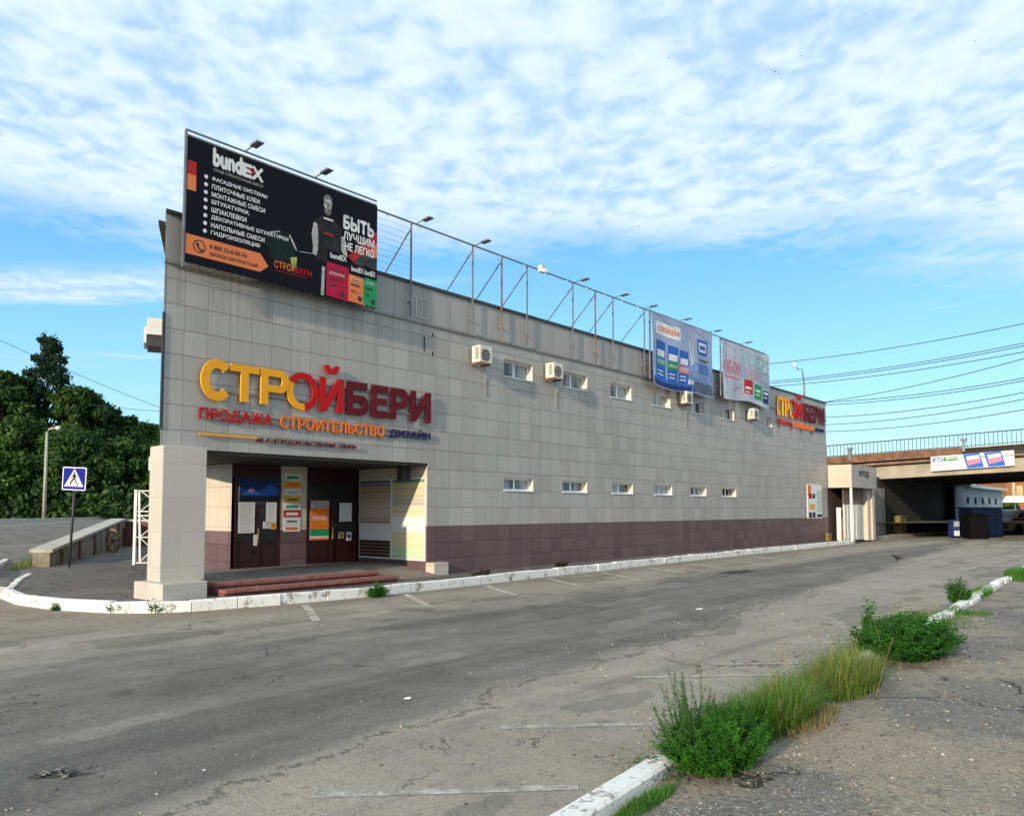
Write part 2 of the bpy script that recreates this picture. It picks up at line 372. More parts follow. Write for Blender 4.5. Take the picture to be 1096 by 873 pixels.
def leaf_mat(name, ca, cb_, scale=.5, tr=.25):
    m, t, b = nodes(name); k = NB(t)
    P = k.n('ShaderNodeNewGeometry').outputs['Position']
    n = k.noise(P, scale, 4, .6); n2 = k.noise(P, scale * 9, 2)
    c = k.mix(k.ss(k.m('ADD', k.m('MULTIPLY', n, .55), k.m('MULTIPLY', n2, .45)), .38, .62), ca, cb_)
    k.l(c, b.inputs['Base Color']); b.inputs['Roughness'].default_value = .6; b.inputs['Specular IOR Level'].default_value = .25
    tl = k.n('ShaderNodeBsdfTranslucent'); k.l(c, tl.inputs[0])
    ms = k.n('ShaderNodeMixShader'); ms.inputs[0].default_value = tr
    k.l(b.outputs[0], ms.inputs[1]); k.l(tl.outputs[0], ms.inputs[2])
    k.l(ms.outputs[0], t.nodes['Material Output'].inputs[0])
    return m
M_LEAFD = leaf_mat('dark_foliage', (.013, .040, .010), (.050, .115, .024), .35, .2)
M_LEAFM = leaf_mat('mid_foliage', (.018, .052, .011), (.075, .150, .026), .4, .2)
M_LEAFL = leaf_mat('light_foliage', (.055, .11, .02), (.15, .21, .04), .4)
M_LEAFP = leaf_mat('pine_foliage', (.009, .030, .015), (.028, .066, .026), .5)
M_WEED = leaf_mat('weed_leaf', (.022, .110, .010), (.075, .24, .024), 6, .3)
M_WEEDG = leaf_mat('grey_green_weed_leaf', (.040, .105, .028), (.11, .20, .06), 8, .3)
M_BUSHW = leaf_mat('dark_weed_leaf', (.016, .090, .012), (.065, .21, .026), 5, .3)
M_GRASS = leaf_mat('grass_blade', (.055, .15, .015), (.135, .26, .03), 7, .35)
M_GRASSY = leaf_mat('yellow_grass_blade', (.17, .20, .04), (.34, .32, .09), 7, .35)
M_STRAW = leaf_mat('straw_blade', (.26, .19, .09), (.38, .29, .15), 7, .3)

# ------------------------------------------------------------ mesh building
class MB:
    def __init__(s): s.v = []; s.f = []; s.m = []; s.mats = []
    def mi(s, mt):
        if mt is None: return 0
        if mt not in s.mats: s.mats.append(mt)
        return s.mats.index(mt)
    def raw(s, vs, fs_, mt=None):
        b = len(s.v); s.v += [tuple(p) for p in vs]; i = s.mi(mt)
        for f in fs_: s.f.append(tuple(b + j for j in f)); s.m.append(i)
        return s
    def box(s, a0, a1, b0, b1, c0, c1, mt=None):
        a0, a1 = min(a0, a1), max(a0, a1); b0, b1 = min(b0, b1), max(b0, b1); c0, c1 = min(c0, c1), max(c0, c1)
        v = [(x, y, z) for z in (c0, c1) for x, y in ((a0, b0), (a1, b0), (a1, b1), (a0, b1))]
        return s.raw(v, [(3, 2, 1, 0), (4, 5, 6, 7), (0, 1, 5, 4), (1, 2, 6, 5), (2, 3, 7, 6), (3, 0, 4, 7)], mt)
    def prism(s, poly, c0, c1, mt=None, fn=None):
        """poly in the first two coordinates, extruded over the third; fn maps (a,b,c) to the frame"""
        ar = sum(poly[i][0] * poly[(i + 1) % len(poly)][1] - poly[(i + 1) % len(poly)][0] * poly[i][1] for i in range(len(poly)))
        if ar < 0: poly = poly[::-1]
        n = len(poly); v = [(a, b, c0) for a, b in poly] + [(a, b, c1) for a, b in poly]
        if fn: v = [fn(*p) for p in v]
        fcs = [tuple(range(n - 1, -1, -1)), tuple(range(n, 2 * n))] + [(i, (i + 1) % n, n + (i + 1) % n, n + i) for i in range(n)]
        return s.raw(v, fcs, mt)
    def tube(s, pts, r, n=6, mt=None, r1=None):
        pts = [Vector(p) for p in pts]; vs = []; L_ = len(pts)
        for i, p in enumerate(pts):
            d = (pts[min(i + 1, L_ - 1)] - pts[max(i - 1, 0)]).normalized()
            a = d.cross(Vector((0, 0, 1)) if abs(d.z) < .9 else Vector((1, 0, 0))).normalized(); b = d.cross(a)
            rr = r if r1 is None else r + (r1 - r) * i / max(1, L_ - 1)
            vs += [p + (a * math.cos(2 * math.pi * j / n) + b * math.sin(2 * math.pi * j / n)) * rr for j in range(n)]
        fcs = [(i * n + j, i * n + (j + 1) % n, (i + 1) * n + (j + 1) % n, (i + 1) * n + j) for i in range(L_ - 1) for j in range(n)]
        fcs += [tuple(range(n - 1, -1, -1)), tuple(range((L_ - 1) * n, L_ * n))]
        return s.raw(vs, fcs, mt)
    def bar(s, p, q, w_, h_, mt=None):
        """square bar from p to q"""
        p, q = Vector(p), Vector(q); d = (q - p).normalized()
        a = d.cross(Vector((0, 0, 1)) if abs(d.z) < .95 else Vector((1, 0, 0))).normalized() * w_ / 2; b = d.cross(a).normalized() * h_ / 2
        v = [p - a - b, p + a - b, p + a + b, p - a + b, q - a - b, q + a - b, q + a + b, q - a + b]
        return s.raw(v, [(3, 2, 1, 0), (4, 5, 6, 7), (0, 1, 5, 4), (1, 2, 6, 5), (2, 3, 7, 6), (3, 0, 4, 7)], mt)
    def build(s, name, mt=None, root=None, frame=W, smooth=False, bevel=0):
        me = bpy.data.meshes.new(name)
        M = frame if root is None else root['_inv'] @ frame
        me.from_pydata([M @ Vector(p) for p in s.v], [], s.f)
        if s.mats:
            for x in s.mats: me.materials.append(x)
            me.polygons.foreach_set('material_index', s.m)
        elif mt: me.materials.append(mt)
        uv = me.uv_layers.new(name='UVMap'); dat = [0.0] * (2 * len(me.loops)); li = 0
        for f in s.f:
            p = [s.v[j] for j in f]; nx = ny = nz = 0.0
            for i in range(len(p)):
                a, b = p[i], p[(i + 1) % len(p)]
                nx += (a[1] - b[1]) * (a[2] + b[2]); ny += (a[2] - b[2]) * (a[0] + b[0]); nz += (a[0] - b[0]) * (a[1] + b[1])
            nx, ny, nz = abs(nx), abs(ny), abs(nz)
            for q in p:
                if nz >= nx and nz >= ny: uu = q[0], q[1]
                elif ny >= nx: uu = q[0], q[2]
                else: uu = q[1], q[2]
                dat[li] = uu[0]; dat[li + 1] = uu[1]; li += 2
        uv.data.foreach_set('uv', dat)
        if smooth: me.polygons.foreach_set('use_smooth', [True] * len(me.polygons))
        me.update()
        o = bpy.data.objects.new(name, me); C.objects.link(o)
        if root is not None: o.parent = root['_ob']
        if bevel:
            bv = o.modifiers.new('bevel', 'BEVEL'); bv.width = bevel; bv.segments = 2; bv.limit_method = 'ANGLE'
        return o

def thing(name, label, cat, base, frame=W, group=None, rotz=0):
    """an Empty at the thing's base; returns the handle that parts are built under"""
    o = bpy.data.objects.new(name, None); C.objects.link(o); o.empty_display_size = .3
    M = frame @ Matrix.Translation(Vector(base)) @ Matrix.Rotation(rotz, 4, 'Z')
    o.matrix_world = M; o.location = M.to_translation(); o.rotation_euler = M.to_euler()
    o['label'] = label; o['category'] = cat
    if group: o['group'] = group
    return {'_ob': o, '_inv': M.inverted()}
def sub(part, root): return {'_ob': part, '_inv': root['_inv']}
def tag(o, label, cat, group=None):
    o['label'] = label; o['category'] = cat
    if group: o['group'] = group
    return o
def struct(o): o['kind'] = 'structure'; return o
def stuff(o, label=None, cat=None):
    o['kind'] = 'stuff'
    if label: o['label'] = label; o['category'] = cat
    return o
def settle(o):
    """put a one-mesh thing's origin at its base"""
    me = o.data; xs = [v.co for v in me.vertices]
    c = Vector((sum(v.x for v in xs) / len(xs), sum(v.y for v in xs) / len(xs), min(v.z for v in xs)))
    me.transform(Matrix.Translation(-c)); o.location = c; return o
def clone(root, M, label, group=None):
    """copy of a thing with its parts and sub-parts"""
    r = root['_ob'].copy(); C.objects.link(r); r.location = M.to_translation(); r.rotation_euler = M.to_euler(); r['label'] = label
    if group: r['group'] = group
    for ch in list(root['_ob'].children):
        c = ch.copy(); C.objects.link(c); c.parent = r
        for g in list(ch.children):
            d = g.copy(); C.objects.link(d); d.parent = c
    return r

_tc = {}
def glyphs(body, bold=.0, ext=0, spacing=1.0):
    key = (body, bold, ext, spacing)
    if key in _tc: return _tc[key]
    cu = bpy.data.curves.new('lettering_source', 'FONT'); cu.body = body; cu.size = 1; cu.offset = bold; cu.space_character = spacing
    cu.resolution_u = 3; cu.extrude = ext
    cu.fill_mode = 'BOTH' if ext else 'FRONT'
    if not ext: cu.dimensions = '2D'
    ob = bpy.data.objects.new('lettering_source', cu); C.objects.link(ob)
    dg = bpy.context.evaluated_depsgraph_get()
    me = bpy.data.meshes.new_from_object(ob.evaluated_get(dg))
    vs = [v.co.copy() for v in me.vertices]; fc = [tuple(p.vertices) for p in me.polygons]
    bpy.data.objects.remove(ob); bpy.data.curves.remove(cu); bpy.data.meshes.remove(me)
    _tc[key] = (vs, fc); return _tc[key]
def text(mb, body, x0, x1, y0, y1, fn, mt, bold=.02, ext=0, n0=0, n1=0, spacing=1.0, h_only=False):
    """lettering fitted to a rectangle of fn(x, y, n)"""
    vs, fc = glyphs(body, 0, ext, spacing)
    if not vs: return
    b_ = bold * 1.1
    ax = min(v.x for v in vs); bx_ = max(v.x for v in vs); ay = min(v.y for v in vs); by = max(v.y for v in vs)
    sy = (y1 - y0) / (by - ay); sx = sy if h_only else (x1 - x0) / (bx_ - ax)
    for q, (dx, dy) in enumerate(((0, 0), (b_, 0), (-b_, 0), (0, b_), (0, -b_))):      # heavier weight: the strokes laid over each other, each a hair prouder
        if q and not bold: break
        out = []
        for v in vs:
            n = n0 + q * .0003 if not ext else (n0 + q * .0004 if v.z < 0 else n1 - q * .0015)
            out.append(fn(x0 + (v.x - ax + dx) * sx, y0 + (v.y - ay + dy) * sy, n))
        mb.raw(out, fc, mt)
def rect(mb, x0, x1, y0, y1, fn, mt, n=0):
    mb.raw([fn(x0, y0, n), fn(x1, y0, n), fn(x1, y1, n), fn(x0, y1, n)], [(0, 1, 2, 3)], mt)
def poly(mb, pts, fn, mt, n=0):
    mb.raw([fn(x, y, n) for x, y in pts], [tuple(range(len(pts)))], mt)
def ell(cx, cy, rx, ry, k=20, a0=0, a1=360): return [(cx + rx * math.cos(R(a0 + (a1 - a0) * i / k)), cy + ry * math.sin(R(a0 + (a1 - a0) * i / k))) for i in range(k)]
def on_facade(s0, z0, t):
    return lambda x, y, n: (s0 + x, t - n, z0 + y)

# ------------------------------------------------------------ the ground
G = 1600
mb = MB(); mb.raw([(-G, -G, 0), (G, -G, 0), (G, G, 0), (-G, G, 0)], [(0, 1, 2, 3)])
struct(mb.build('ground', M_ASPHALT))

# kerb along the shop front (facade coordinates, front foot)
KF = [fs(-60, 629), fs(-25, 634), fs(0, 640), fs(17, 647), fs(57, 652.6), fs(118, 656), fs(166, 656), fs(205, 654.3), (8.2, -1.33), (10.1, -1.50), (12.4, -1.46), (14.6, -1.36), (19.6, -1.14), (24.5, -1.0), (29.3, -.93), (36, -.93), (42.0, -.95)]
def offset_line(pts, d):
    out = []
    for i in range(len(pts)):
        a = Vector(pts[max(i - 1, 0)]); b = Vector(pts[min(i + 1, len(pts) - 1)])
        t_ = (b - a).normalized(); n_ = Vector((-t_.y, t_.x)); out.append(Vector(pts[i]) + n_ * d)
    return out
def resample(pts, step):
    out = []; 
    for i in range(len(pts) - 1):
        a, b = Vector(pts[i]), Vector(pts[i + 1]); n = max(1, round((b - a).length / step))
        out += [a + (b - a) * j / n for j in range(n)]
    return out + [Vector(pts[-1])]
def kerb(name, pts, width, z0, z1, mt, frame, gap=.02, jit=.014, rng=None, keep=None):
    rng = rng or random.Random(3); mb = MB()
    P_ = resample(pts, 1.0)
    for i in range(len(P_) - 1):
        if keep and not keep(i): continue
        a, b = P_[i], P_[i + 1]; d = (b - a); l = d.length; d /= l; n_ = Vector((-d.y, d.x))
        a = a + d * gap / 2; b = b - d * gap / 2; j1 = rng.uniform(-jit, jit); j2 = rng.uniform(-jit, jit); o = n_ * rng.uniform(-jit, jit)
        c = .02
        prof = [(0, z0), (0, z1 - c), (c, z1), (width - c, z1), (width, z1 - c), (width, z0)]
        vs = []
        for p, jz in ((a, j1), (b, j2)):
            for q, z in prof: pp = p + o + n_ * q; vs.append((pp.x, pp.y, z + (jz if z > z0 else 0)))
        k = len(prof)
        mb.raw(vs, [tuple(range(k)), tuple(range(2 * k - 1, k - 1, -1))] + [(i_, i_ + k, (i_ + 1) % k + k, (i_ + 1) % k) for i_ in range(k)])
    return mb.build(name, mt, None, frame)
struct(kerb('kerb_shop_front', KF, .16, -.05, .19, M_KERB, FR))

# pavement in front of the shop and left of it
inn = [p for p in offset_line(KF, .155)][2:]
A_W, B_W = Vector((-12.8, 21.8)), Vector((-16.8, 34.0))        # foot line of the low retaining wall
def w2f(p): q = FR.inverted() @ Vector((p[0], p[1], 0)); return (q.x, q.y)
pv = [(p.x, p.y) for p in inn] + [(42.0, 6), (30, 24), w2f((-5, 46)), w2f((-17, 36)), w2f((B_W.x + .15, B_W.y)), w2f((A_W.x, A_W.y)), w2f((-11.9, 19.4))]
mb = MB(); mb.raw([(a, b, .172) for a, b in pv], [tuple(range(len(pv)))])
struct(mb.build('pavement', M_PAVE, None, FR))
# white back kerb of the pavement tip
struct(kerb('kerb_pavement_tip', [w2f(gr(5, 629.5, .19)[:2]), w2f(gr(16, 620, .19)[:2]), w2f((-11.9, 19.3))][::-1], .14, -.05, .195, M_KERB, FR))

# the street climbing on the left, up to a level verge
Wd = (B_W - A_W).normalized(); Wn = Vector((-Wd.y, Wd.x))
def sstep(a, b, x): x = min(1, max(0, (x - a) / (b - a))); return x * x * (3 - 2 * x)
def street_z(u_): return .006 + .94 * sstep(-5, 14, u_)
mb = MB(); us = [-6 + i for i in range(0, 27)] + [26, 40, 80, 150]; vs_ = [-70, -40, -20, -8, 0, 3, 7, 11, 30, 70]
idx = {}
for i, u_ in enumerate(us):
    for j, v_ in enumerate(vs_):
        p = A_W + Wd * u_ + Wn * v_; idx[i, j] = len(mb.v); mb.v.append((p.x, p.y, street_z(u_)))
for i in range(len(us) - 1):
    for j in range(len(vs_) - 1):
        if vs_[j] < 0 and us[i] < 13: continue
        mb.f.append((idx[i, j], idx[i + 1, j], idx[i + 1, j + 1], idx[i, j + 1])); mb.m.append(0)
struct(mb.build('street', M_STREET))
def on_street(u_, v_, dz=.006): p = A_W + Wd * u_ + Wn * v_; return (p.x, p.y, street_z(u_) + dz)
mb = MB()
for u0 in range(2, 34, 1): mb.raw([on_street(u0, 6.0), on_street(u0 + 1, 6.0), on_street(u0 + 1, 6.3), on_street(u0, 6.3)], [(0, 1, 2, 3)])
struct(mb.build('street_line', M_LINE))
fk = [gr(-90, 558.5, .95), gr(0, 557.5, .95), gr(140, 554.5, .95), gr(240, 553.5, .95)]
struct(kerb('kerb_street_far', [(p.x, p.y) for p in fk], .18, .85, 1.10, M_COPING, W))
# white kerb at the mouth of the street (left edge of the photo)
kl = [gr(-16, 609, .3), gr(0, 602.5, .3), gr(12, 597, .3), gr(24, 593.5, .3), gr(34, 590.5, .3)]
struct(kerb('kerb_street_mouth', [(p.x, p.y) for p in kl], .14, -.05, .30, M_KERB, W))

# shoulder on the right behind the long kerb
KS = [(.13, 4.2), (.85, 5.18), (6.8, 12.6), (14.4, 22.3), (21.5, 31.3)]
kd = (Vector(KS[1]) - Vector(KS[0])).normalized()
KS0 = [tuple(Vector(KS[0]) - kd * 3.2)] + KS
sh = [tuple(p) for p in offset_line(KS0, -.14)]
pts = sh + [(60, 34), (60, -12), (-1, -12)]
mb = MB()
n = len(pts); mb.raw([(a, b, .045) for a, b in pts], [tuple(range(n))])
struct(mb.build('shoulder', M_SHOULDER))
rk = random.Random(11)
kk = resample(KS0[::-1], 1.0); NK = len(kk) - 1
def keepk(i):
    m_ = (kk[i] + kk[i + 1]) / 2; return True
ko = kerb('kerb_median', KS0[::-1], .17, -.05, .135, M_KERB, W, .024, .02, rk, keepk)
struct(ko)

# parking lines
mb = MB()
ld = Vector((.33, -.94)).normalized(); ln = Vector((ld.y, -ld.x)) * -1
for i in range(13):
    s_ = 8.55 + i * 2.42
    t_ = -1.35 if s_ < 15 else -1.25
    p = FR @ Vector((s_, t_ - .22, 0)); p = Vector((p.x, p.y))
    l0, l1 = (.1, 2.3) if i < 2 else (.25, 2.3)
    q0, q1 = p + ld * l0, p + ld * l1; w2 = ln * .07
    mb.raw([(q0.x - w2.x, q0.y - w2.y, .004), (q1.x - w2.x, q1.y - w2.y, .004), (q1.x + w2.x, q1.y + w2.y, .004), (q0.x + w2.x, q0.y + w2.y, .004)], [(0, 1, 2, 3)])
struct(mb.build('parking_ticks', worn_paint('tick_paint', (.58, .55, .49), .40, .60, (.26, .235, .20))))
mb = MB()
for i in range(11):
    t_ = .55 + i * 1.72
    q1 = Vector((.55, 4.62)) + Vector((.61, .79)) * t_ * 1.0
    if i == 0: q1 = Vector((.42, 5.06))
    d_ = Vector((-1, -.085)).normalized()
    l = (1.65, 1.25, 1.5, 1.8)[i % 4]
    if i == 1: q1 = Vector((1.15, 6.52))
    if i == 2: q1 = Vector((2.75, 8.42))
    q0 = q1 + d_ * l; w2 = Vector((0, .05))
    mb.raw([(q0.x, q0.y - .05, .004), (q1.x, q1.y - .05, .004), (q1.x, q1.y + .05, .004), (q0.x, q0.y + .05, .004)], [(0, 1, 2, 3)])
struct(mb.build('parking_lines', M_LINE))
# dark tar patch in the road near the far kerb, and the sunken patch at lower left
def blob(c, rx, ry, rot, seed, z=.004, k=26):
    rg = random.Random(seed); out = []
    for i in range(k):
        a = 2 * math.pi * i / k; r_ = 1 + rg.uniform(-.25, .25); x_, y_ = rx * r_ * math.cos(a), ry * r_ * math.sin(a)
        out.append((c[0] + x_ * math.cos(rot) - y_ * math.sin(rot), c[1] + x_ * math.sin(rot) + y_ * math.cos(rot), z))
    return out
mb = MB()
for (x_, y_, rx, ry, sd) in ((790, 612, .9, .35, 1), (62, 829, .16, .07, 2)):
    p = gr(x_, y_); b = blob((p.x, p.y), rx, ry, R(49) if sd != 2 else .1, sd); mb.raw(b, [tuple(range(len(b)))])
struct(mb.build('road_patches', mat('tar', (.040, .038, .036), .8, .3, 6, bump=.6, fine=30)))

# ------------------------------------------------------------ the shop building
S0, S1, ZT = 6.5, 40.9, 7.25
OPN = (7.30, 13.07, 2.87); REC = 2.65
bld = thing('store_building', 'long two storey shop building clad in grey tiles over a brown base', 'building', (S0, 0, 0), FR)
def wall_holes(mb, s0, s1, z0, z1, holes, depth, t=0, rmt=None, mt=None):
    xs = sorted({s0, s1} | {h_[0] for h_ in holes} | {h_[1] for h_ in holes}); zs = sorted({z0, z1} | {h_[2] for h_ in holes} | {h_[3] for h_ in holes})
    xs = [x for x in xs if s0 <= x <= s1]; zs = [z for z in zs if z0 <= z <= z1]
    for i in range(len(xs) - 1):
        for j in range(len(zs) - 1):
            cx, cz = (xs[i] + xs[i + 1]) / 2, (zs[j] + zs[j + 1]) / 2
            if any(h_[0] < cx < h_[1] and h_[2] < cz < h_[3] for h_ in holes): continue
            mb.raw([(xs[i], t, zs[j]), (xs[i + 1], t, zs[j]), (xs[i + 1], t, zs[j + 1]), (xs[i], t, zs[j + 1])], [(0, 1, 2, 3)], mt)
UP = [(15.88 + 2.61 * i, 17.12 + 2.61 * i, 5.39, 5.86) for i in range(6)] + [(33.45, 34.0, 5.42, 5.85)]
UP[1] = (18.55, 19.80, 5.42, 5.88)
LO = [(15.89 + 2.62 * i, 17.14 + 2.62 * i, 2.27, 2.61) for i in range(6)]
mb = MB()
wall_holes(mb, S0 + .04, S1, OPN[2], 6.30, UP, .2, 0, mt=M_TILE)
wall_holes(mb, OPN[1], S1, 1.34, OPN[2], LO, .2, 0, mt=M_TILE)
mb.raw([(S0 + .04, 0, OPN[2]), (OPN[1], 0, OPN[2]), (OPN[1], .5, OPN[2]), (S0 + .04, .5, OPN[2])], [(0, 1, 2, 3)], M_TILE)
mb.raw([(S1, 0, 1.34), (S1, 14, 1.34), (S1, 14, ZT), (S1, 0, ZT)], [(0, 1, 2, 3)], M_TILE)
mb.build('wall', None, bld, FR)
# body behind the cladding: keeps the inside dark; the left side runs back along the street
kx = math.tan(R(17.2))      # left wall leans: s grows with depth in this frame
LWx, LWy = (FR.inverted() @ Vector((-6.35 - 13.0 * .39, 14.17 + 13.0, 0)))[:2]
mb = MB()
side = [(S0, .02), (S1 - .02, .02), (S1 - .02, 14), (LWx + .5, LWy)]
mb.prism([(S0 + .35, .25), (S1 - .02, .25), (S1 - .02, 14), (LWx + .7, LWy)], 2.88, 7.05)
mb.prism([(OPN[1] + .02, .25), (S1 - .02, .25), (S1 - .02, 14), (OPN[1] + .02, 14)], .05, 2.87)
mb.prism([(9.44, 4.61), (OPN[1] + .019, 4.61), (OPN[1] + .019, 13.4)], .05, 2.87)
mb.build('core', M_DARK, bld, FR)
# left side wall (clad), parapet, roof edge
mb = MB()
lw = (LWx, LWy)
mb.prism([(S0, 0.0), (S0 + .03, 0.0), (lw[0] + .3, lw[1]), (lw[0], lw[1])], 2.87, 7.2)
mb.build('side_wall', M_TILE, bld, FR)
mb = MB(); mb.box(S0 - .02, S1 + .03, -.045, -.001, 6.27, 6.33); mb.build('ledge', mat('ledge_grey', (.24, .225, .21), .6, .15), bld, FR)
mb = MB(); mb.prism([(S0 + .01, -.012), (S1, -.012), (S1, .22), (S0 + .13, .22)], 6.335, 7.19); mb.build('parapet', M_PARA, bld, FR)
mb = MB(); mb.prism([(S0 - .03, -.06), (S1 + .05, -.06), (S1 + .05, .28), (S0 + .12, .28)], 7.191, 7.26); mb.build('roof_cap', M_ROOFCAP, bld, FR)
mb = MB(); mb.prism([(S0, .3), (S1, .3), (S1, 14), lw], 7.06, 7.14); mb.build('roof', M_ROOFCAP, bld, FR)
mb = MB(); mb.box(S0 - .012, S0 + .022, -.02, .02, 3.2, 5.35); mb.build('corner_trim', M_ROOFCAP, bld, FR)
# brown base
mb = MB(); mb.box(OPN[1] + .001, S1, -.02, .2, .1, 1.34); mb.build('base_cladding', M_BROWN, bld, FR)
mb = MB(); mb.box(OPN[1] - .05, OPN[1] + .42, -.32, -.021, .15, .47, M_CREAM); mb.build('base_block', mat('base_block', (.30, .24, .19), .7, .2), bld, FR)
mb = MB(); mb.box(33.0, S1, .3, 14, .1, 7.0)
# windows
def window(sa, sb, za, zb, two=True, small=False):
    f = MB()
    d = .16; fw = .045
    # reveal lining, then the plastic frame
    f.raw([(sb, 0.001, za), (sb, d + .1, za), (sb, d + .1, zb), (sb, 0.001, zb)], [(0, 1, 2, 3)], M_REVEAL)
    f.raw([(sa, 0.001, za), (sa, d + .1, za), (sa, d + .1, zb), (sa, 0.001, zb)], [(3, 2, 1, 0)], M_REVEAL)
    f.raw([(sa, 0.001, zb), (sb, 0.001, zb), (sb, d + .1, zb), (sa, d + .1, zb)], [(3, 2, 1, 0)], M_REVEAL)
    f.box(sa - .02, sb + .02, -.03, d, za - .025, za, M_PVC)
    a, b = sa, sb
    f.box(a, b, d, d + .05, zb - fw, zb, M_PVC); f.box(a, b, d, d + .05, za, za + fw, M_PVC)
    f.box(a, a + fw, d, d + .05, za + fw, zb - fw, M_PVC); f.box(b - fw, b, d, d + .05, za + fw, zb - fw, M_PVC)
    mid_ = (a + b) / 2 - .02
    if two: f.box(mid_ - .035, mid_ + .035, d, d + .05, za + fw, zb - fw, M_PVC)
    wn_ = f.build('window', None, bld, FR)
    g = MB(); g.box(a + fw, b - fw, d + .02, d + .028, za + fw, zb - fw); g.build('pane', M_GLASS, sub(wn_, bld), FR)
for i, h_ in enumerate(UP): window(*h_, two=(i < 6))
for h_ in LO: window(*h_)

# column with its big plinth
mb = MB(); mb.prism([(6.46, -.22), (7.29, -.22), (7.29, .38), (6.50, .38)], .46, 2.90)
col = mb.build('column', M_COL, bld, FR, bevel=.012)
mb = MB(); mb.prism([(6.24, .30), (6.29, -.70), (7.13, -.64), (7.34, .42)], .12, .47); mb.build('column_base', M_COL, sub(col, bld), FR, bevel=.012)
mb = MB(); mb.prism([(6.53, .381), (6.95, .381), (7.55, 1.75), (7.2, 1.75)], .15, 2.80); mb.build('added_shade_pier', M_CREAM, bld, FR)  # unseen pier, added behind the column to shade the left chart
# recess
VL = 9.42
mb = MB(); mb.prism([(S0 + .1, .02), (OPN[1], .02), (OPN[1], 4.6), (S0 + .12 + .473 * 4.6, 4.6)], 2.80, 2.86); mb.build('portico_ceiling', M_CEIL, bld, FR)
mb = MB()
mb.raw([(OPN[1], 0, 1.34), (OPN[1], REC, 1.34), (OPN[1], REC, 2.8), (OPN[1], 0, 2.8)], [(0, 1, 2, 3)], M_CREAM)
mb.raw([(OPN[1], 0, .15), (OPN[1], REC, .15), (OPN[1], REC, 1.34), (OPN[1], 0, 1.34)], [(0, 1, 2, 3)], M_BROWN)
mb.raw([(VL, REC, 1.25), (VL, 4.6, 1.25), (VL, 4.6, 2.8), (VL, REC, 2.8)], [(0, 1, 2, 3)], M_CREAM)
mb.raw([(VL, REC, .15), (VL, 4.6, .15), (VL, 4.6, 1.25), (VL, REC, 1.25)], [(0, 1, 2, 3)], M_BROWN)
mb.box(10.72, 11.45, REC, REC + .1, 1.25, 2.8, M_CREAM); mb.box(10.72, 11.45, REC, REC + .1, .3, 1.25, M_BROWN)
mb.raw([(VL, REC + .04, 2.5), (OPN[1], REC + .04, 2.5), (OPN[1], REC + .04, 2.8), (VL, REC + .04, 2.8)], [(0, 1, 2, 3)], M_DOOR)
mb.build('entrance_wall', None, bld, FR)
mb = MB(); mb.prism([(7.25, -.12), (11.25, -.12), (11.25, 4.6), (8.75, 4.6), (7.25, 1.5)], .15, .385); mb.box(11.25, OPN[1], .9, REC, .15, .385)
mb.raw([(11.25, -.6, .176), (OPN[1] - .06, -.6, .176), (OPN[1] - .06, .9, .384), (11.25, .9, .384)], [(0, 1, 2, 3)])
mb.build('entrance_floor', mat('floor_stone', (.21, .18, .155), .8, .25, 2, bump=.2, fine=12), bld, FR)
mb = MB(); mb.box(7.37, 11.2, -.45, -.121, .15, .33); mb.box(7.37, 11.45, -.81, -.451, .15, .235)
stp = mb.build('entrance_steps', mat('riser_dark_red', (.13, .045, .04), .9, .3, 5, bump=.3), bld, FR)
mb = MB(); mb.box(7.37, 11.2, -.48, -.121, .331, .392); mb.box(7.37, 11.45, -.85, -.451, .236, .292); mb.build('tread', M_BRICKSTEP, sub(stp, bld), FR)
mb = MB(); mb.box(12.75, 12.98, .55, .75, 2.45, 2.79, M_ACD); mb.build('ceiling_lamp', M_ACD, bld, FR)

def door(s0, s1, notices, ajar=False):
    z0, z1 = .39, 2.5; t0 = REC
    f = MB(); fw = .07
    f.box(s0, s0 + fw, t0, t0 + .07, z0, z1); f.box(s1 - fw, s1, t0, t0 + .07, z0, z1); f.box(s0 + fw, s1 - fw, t0, t0 + .07, z1 - fw, z1)
    m_ = (s0 + s1) / 2
    f.box(m_ - .05, m_ + .05, t0, t0 + .06, z0, 1.78)
    f.box(s0 + fw, s1 - fw, t0 + .005, t0 + .06, 1.78, 1.86)
    for a, b in ((s0 + fw, m_ - .05), (m_ + .05, s1 - fw)):
        f.box(a, b, t0 + .02, t0 + .06, z0, .98); f.box(a, b, t0 + .012, t0 + .06, .98, 1.05)
        f.box(a + .07, b - .07, t0 + .012, t0 + .022, z0 + .1, .9)
    d = f.build('door', M_DOOR, bld, FR)
    g = MB(); g.box(s0 + fw, m_ - .05, t0 + .03, t0 + .04, 1.05, 1.78); g.box(m_ + .05, s1 - fw, t0 + .03, t0 + .04, 1.05, 1.78); g.box(s0 + fw, s1 - fw, t0 + .03, t0 + .04, 1.86, z1 - fw)
    g.build('glass', M_DGLASS, sub(d, bld), FR)
    hd = MB(); hd.tube([(m_ - .02, t0 - .05, 1.0), (m_ - .02, t0 - .05, 1.3)], .012, 8); hd.bar((m_ - .02, t0 - .05, 1.02), (m_ - .02, t0, 1.02), .015, .015); hd.bar((m_ - .02, t0 - .05, 1.28), (m_ - .02, t0, 1.28), .015, .015)
    hd.build('handle', mat('handle_brass', (.45, .3, .12), .3, .1, metal=.8), sub(d, bld), FR)
    for (a, b, za, zb, fnc) in notices:
        nb = MB(); nb.box(a, b, t0 - .004, t0 + .002, za, zb, M_PWHITE)
        fnc(nb, b - a, zb - za, on_facade(a, za, t0 - .006)); nb.build('notice', None, sub(d, bld), FR)
rn = random.Random(5)
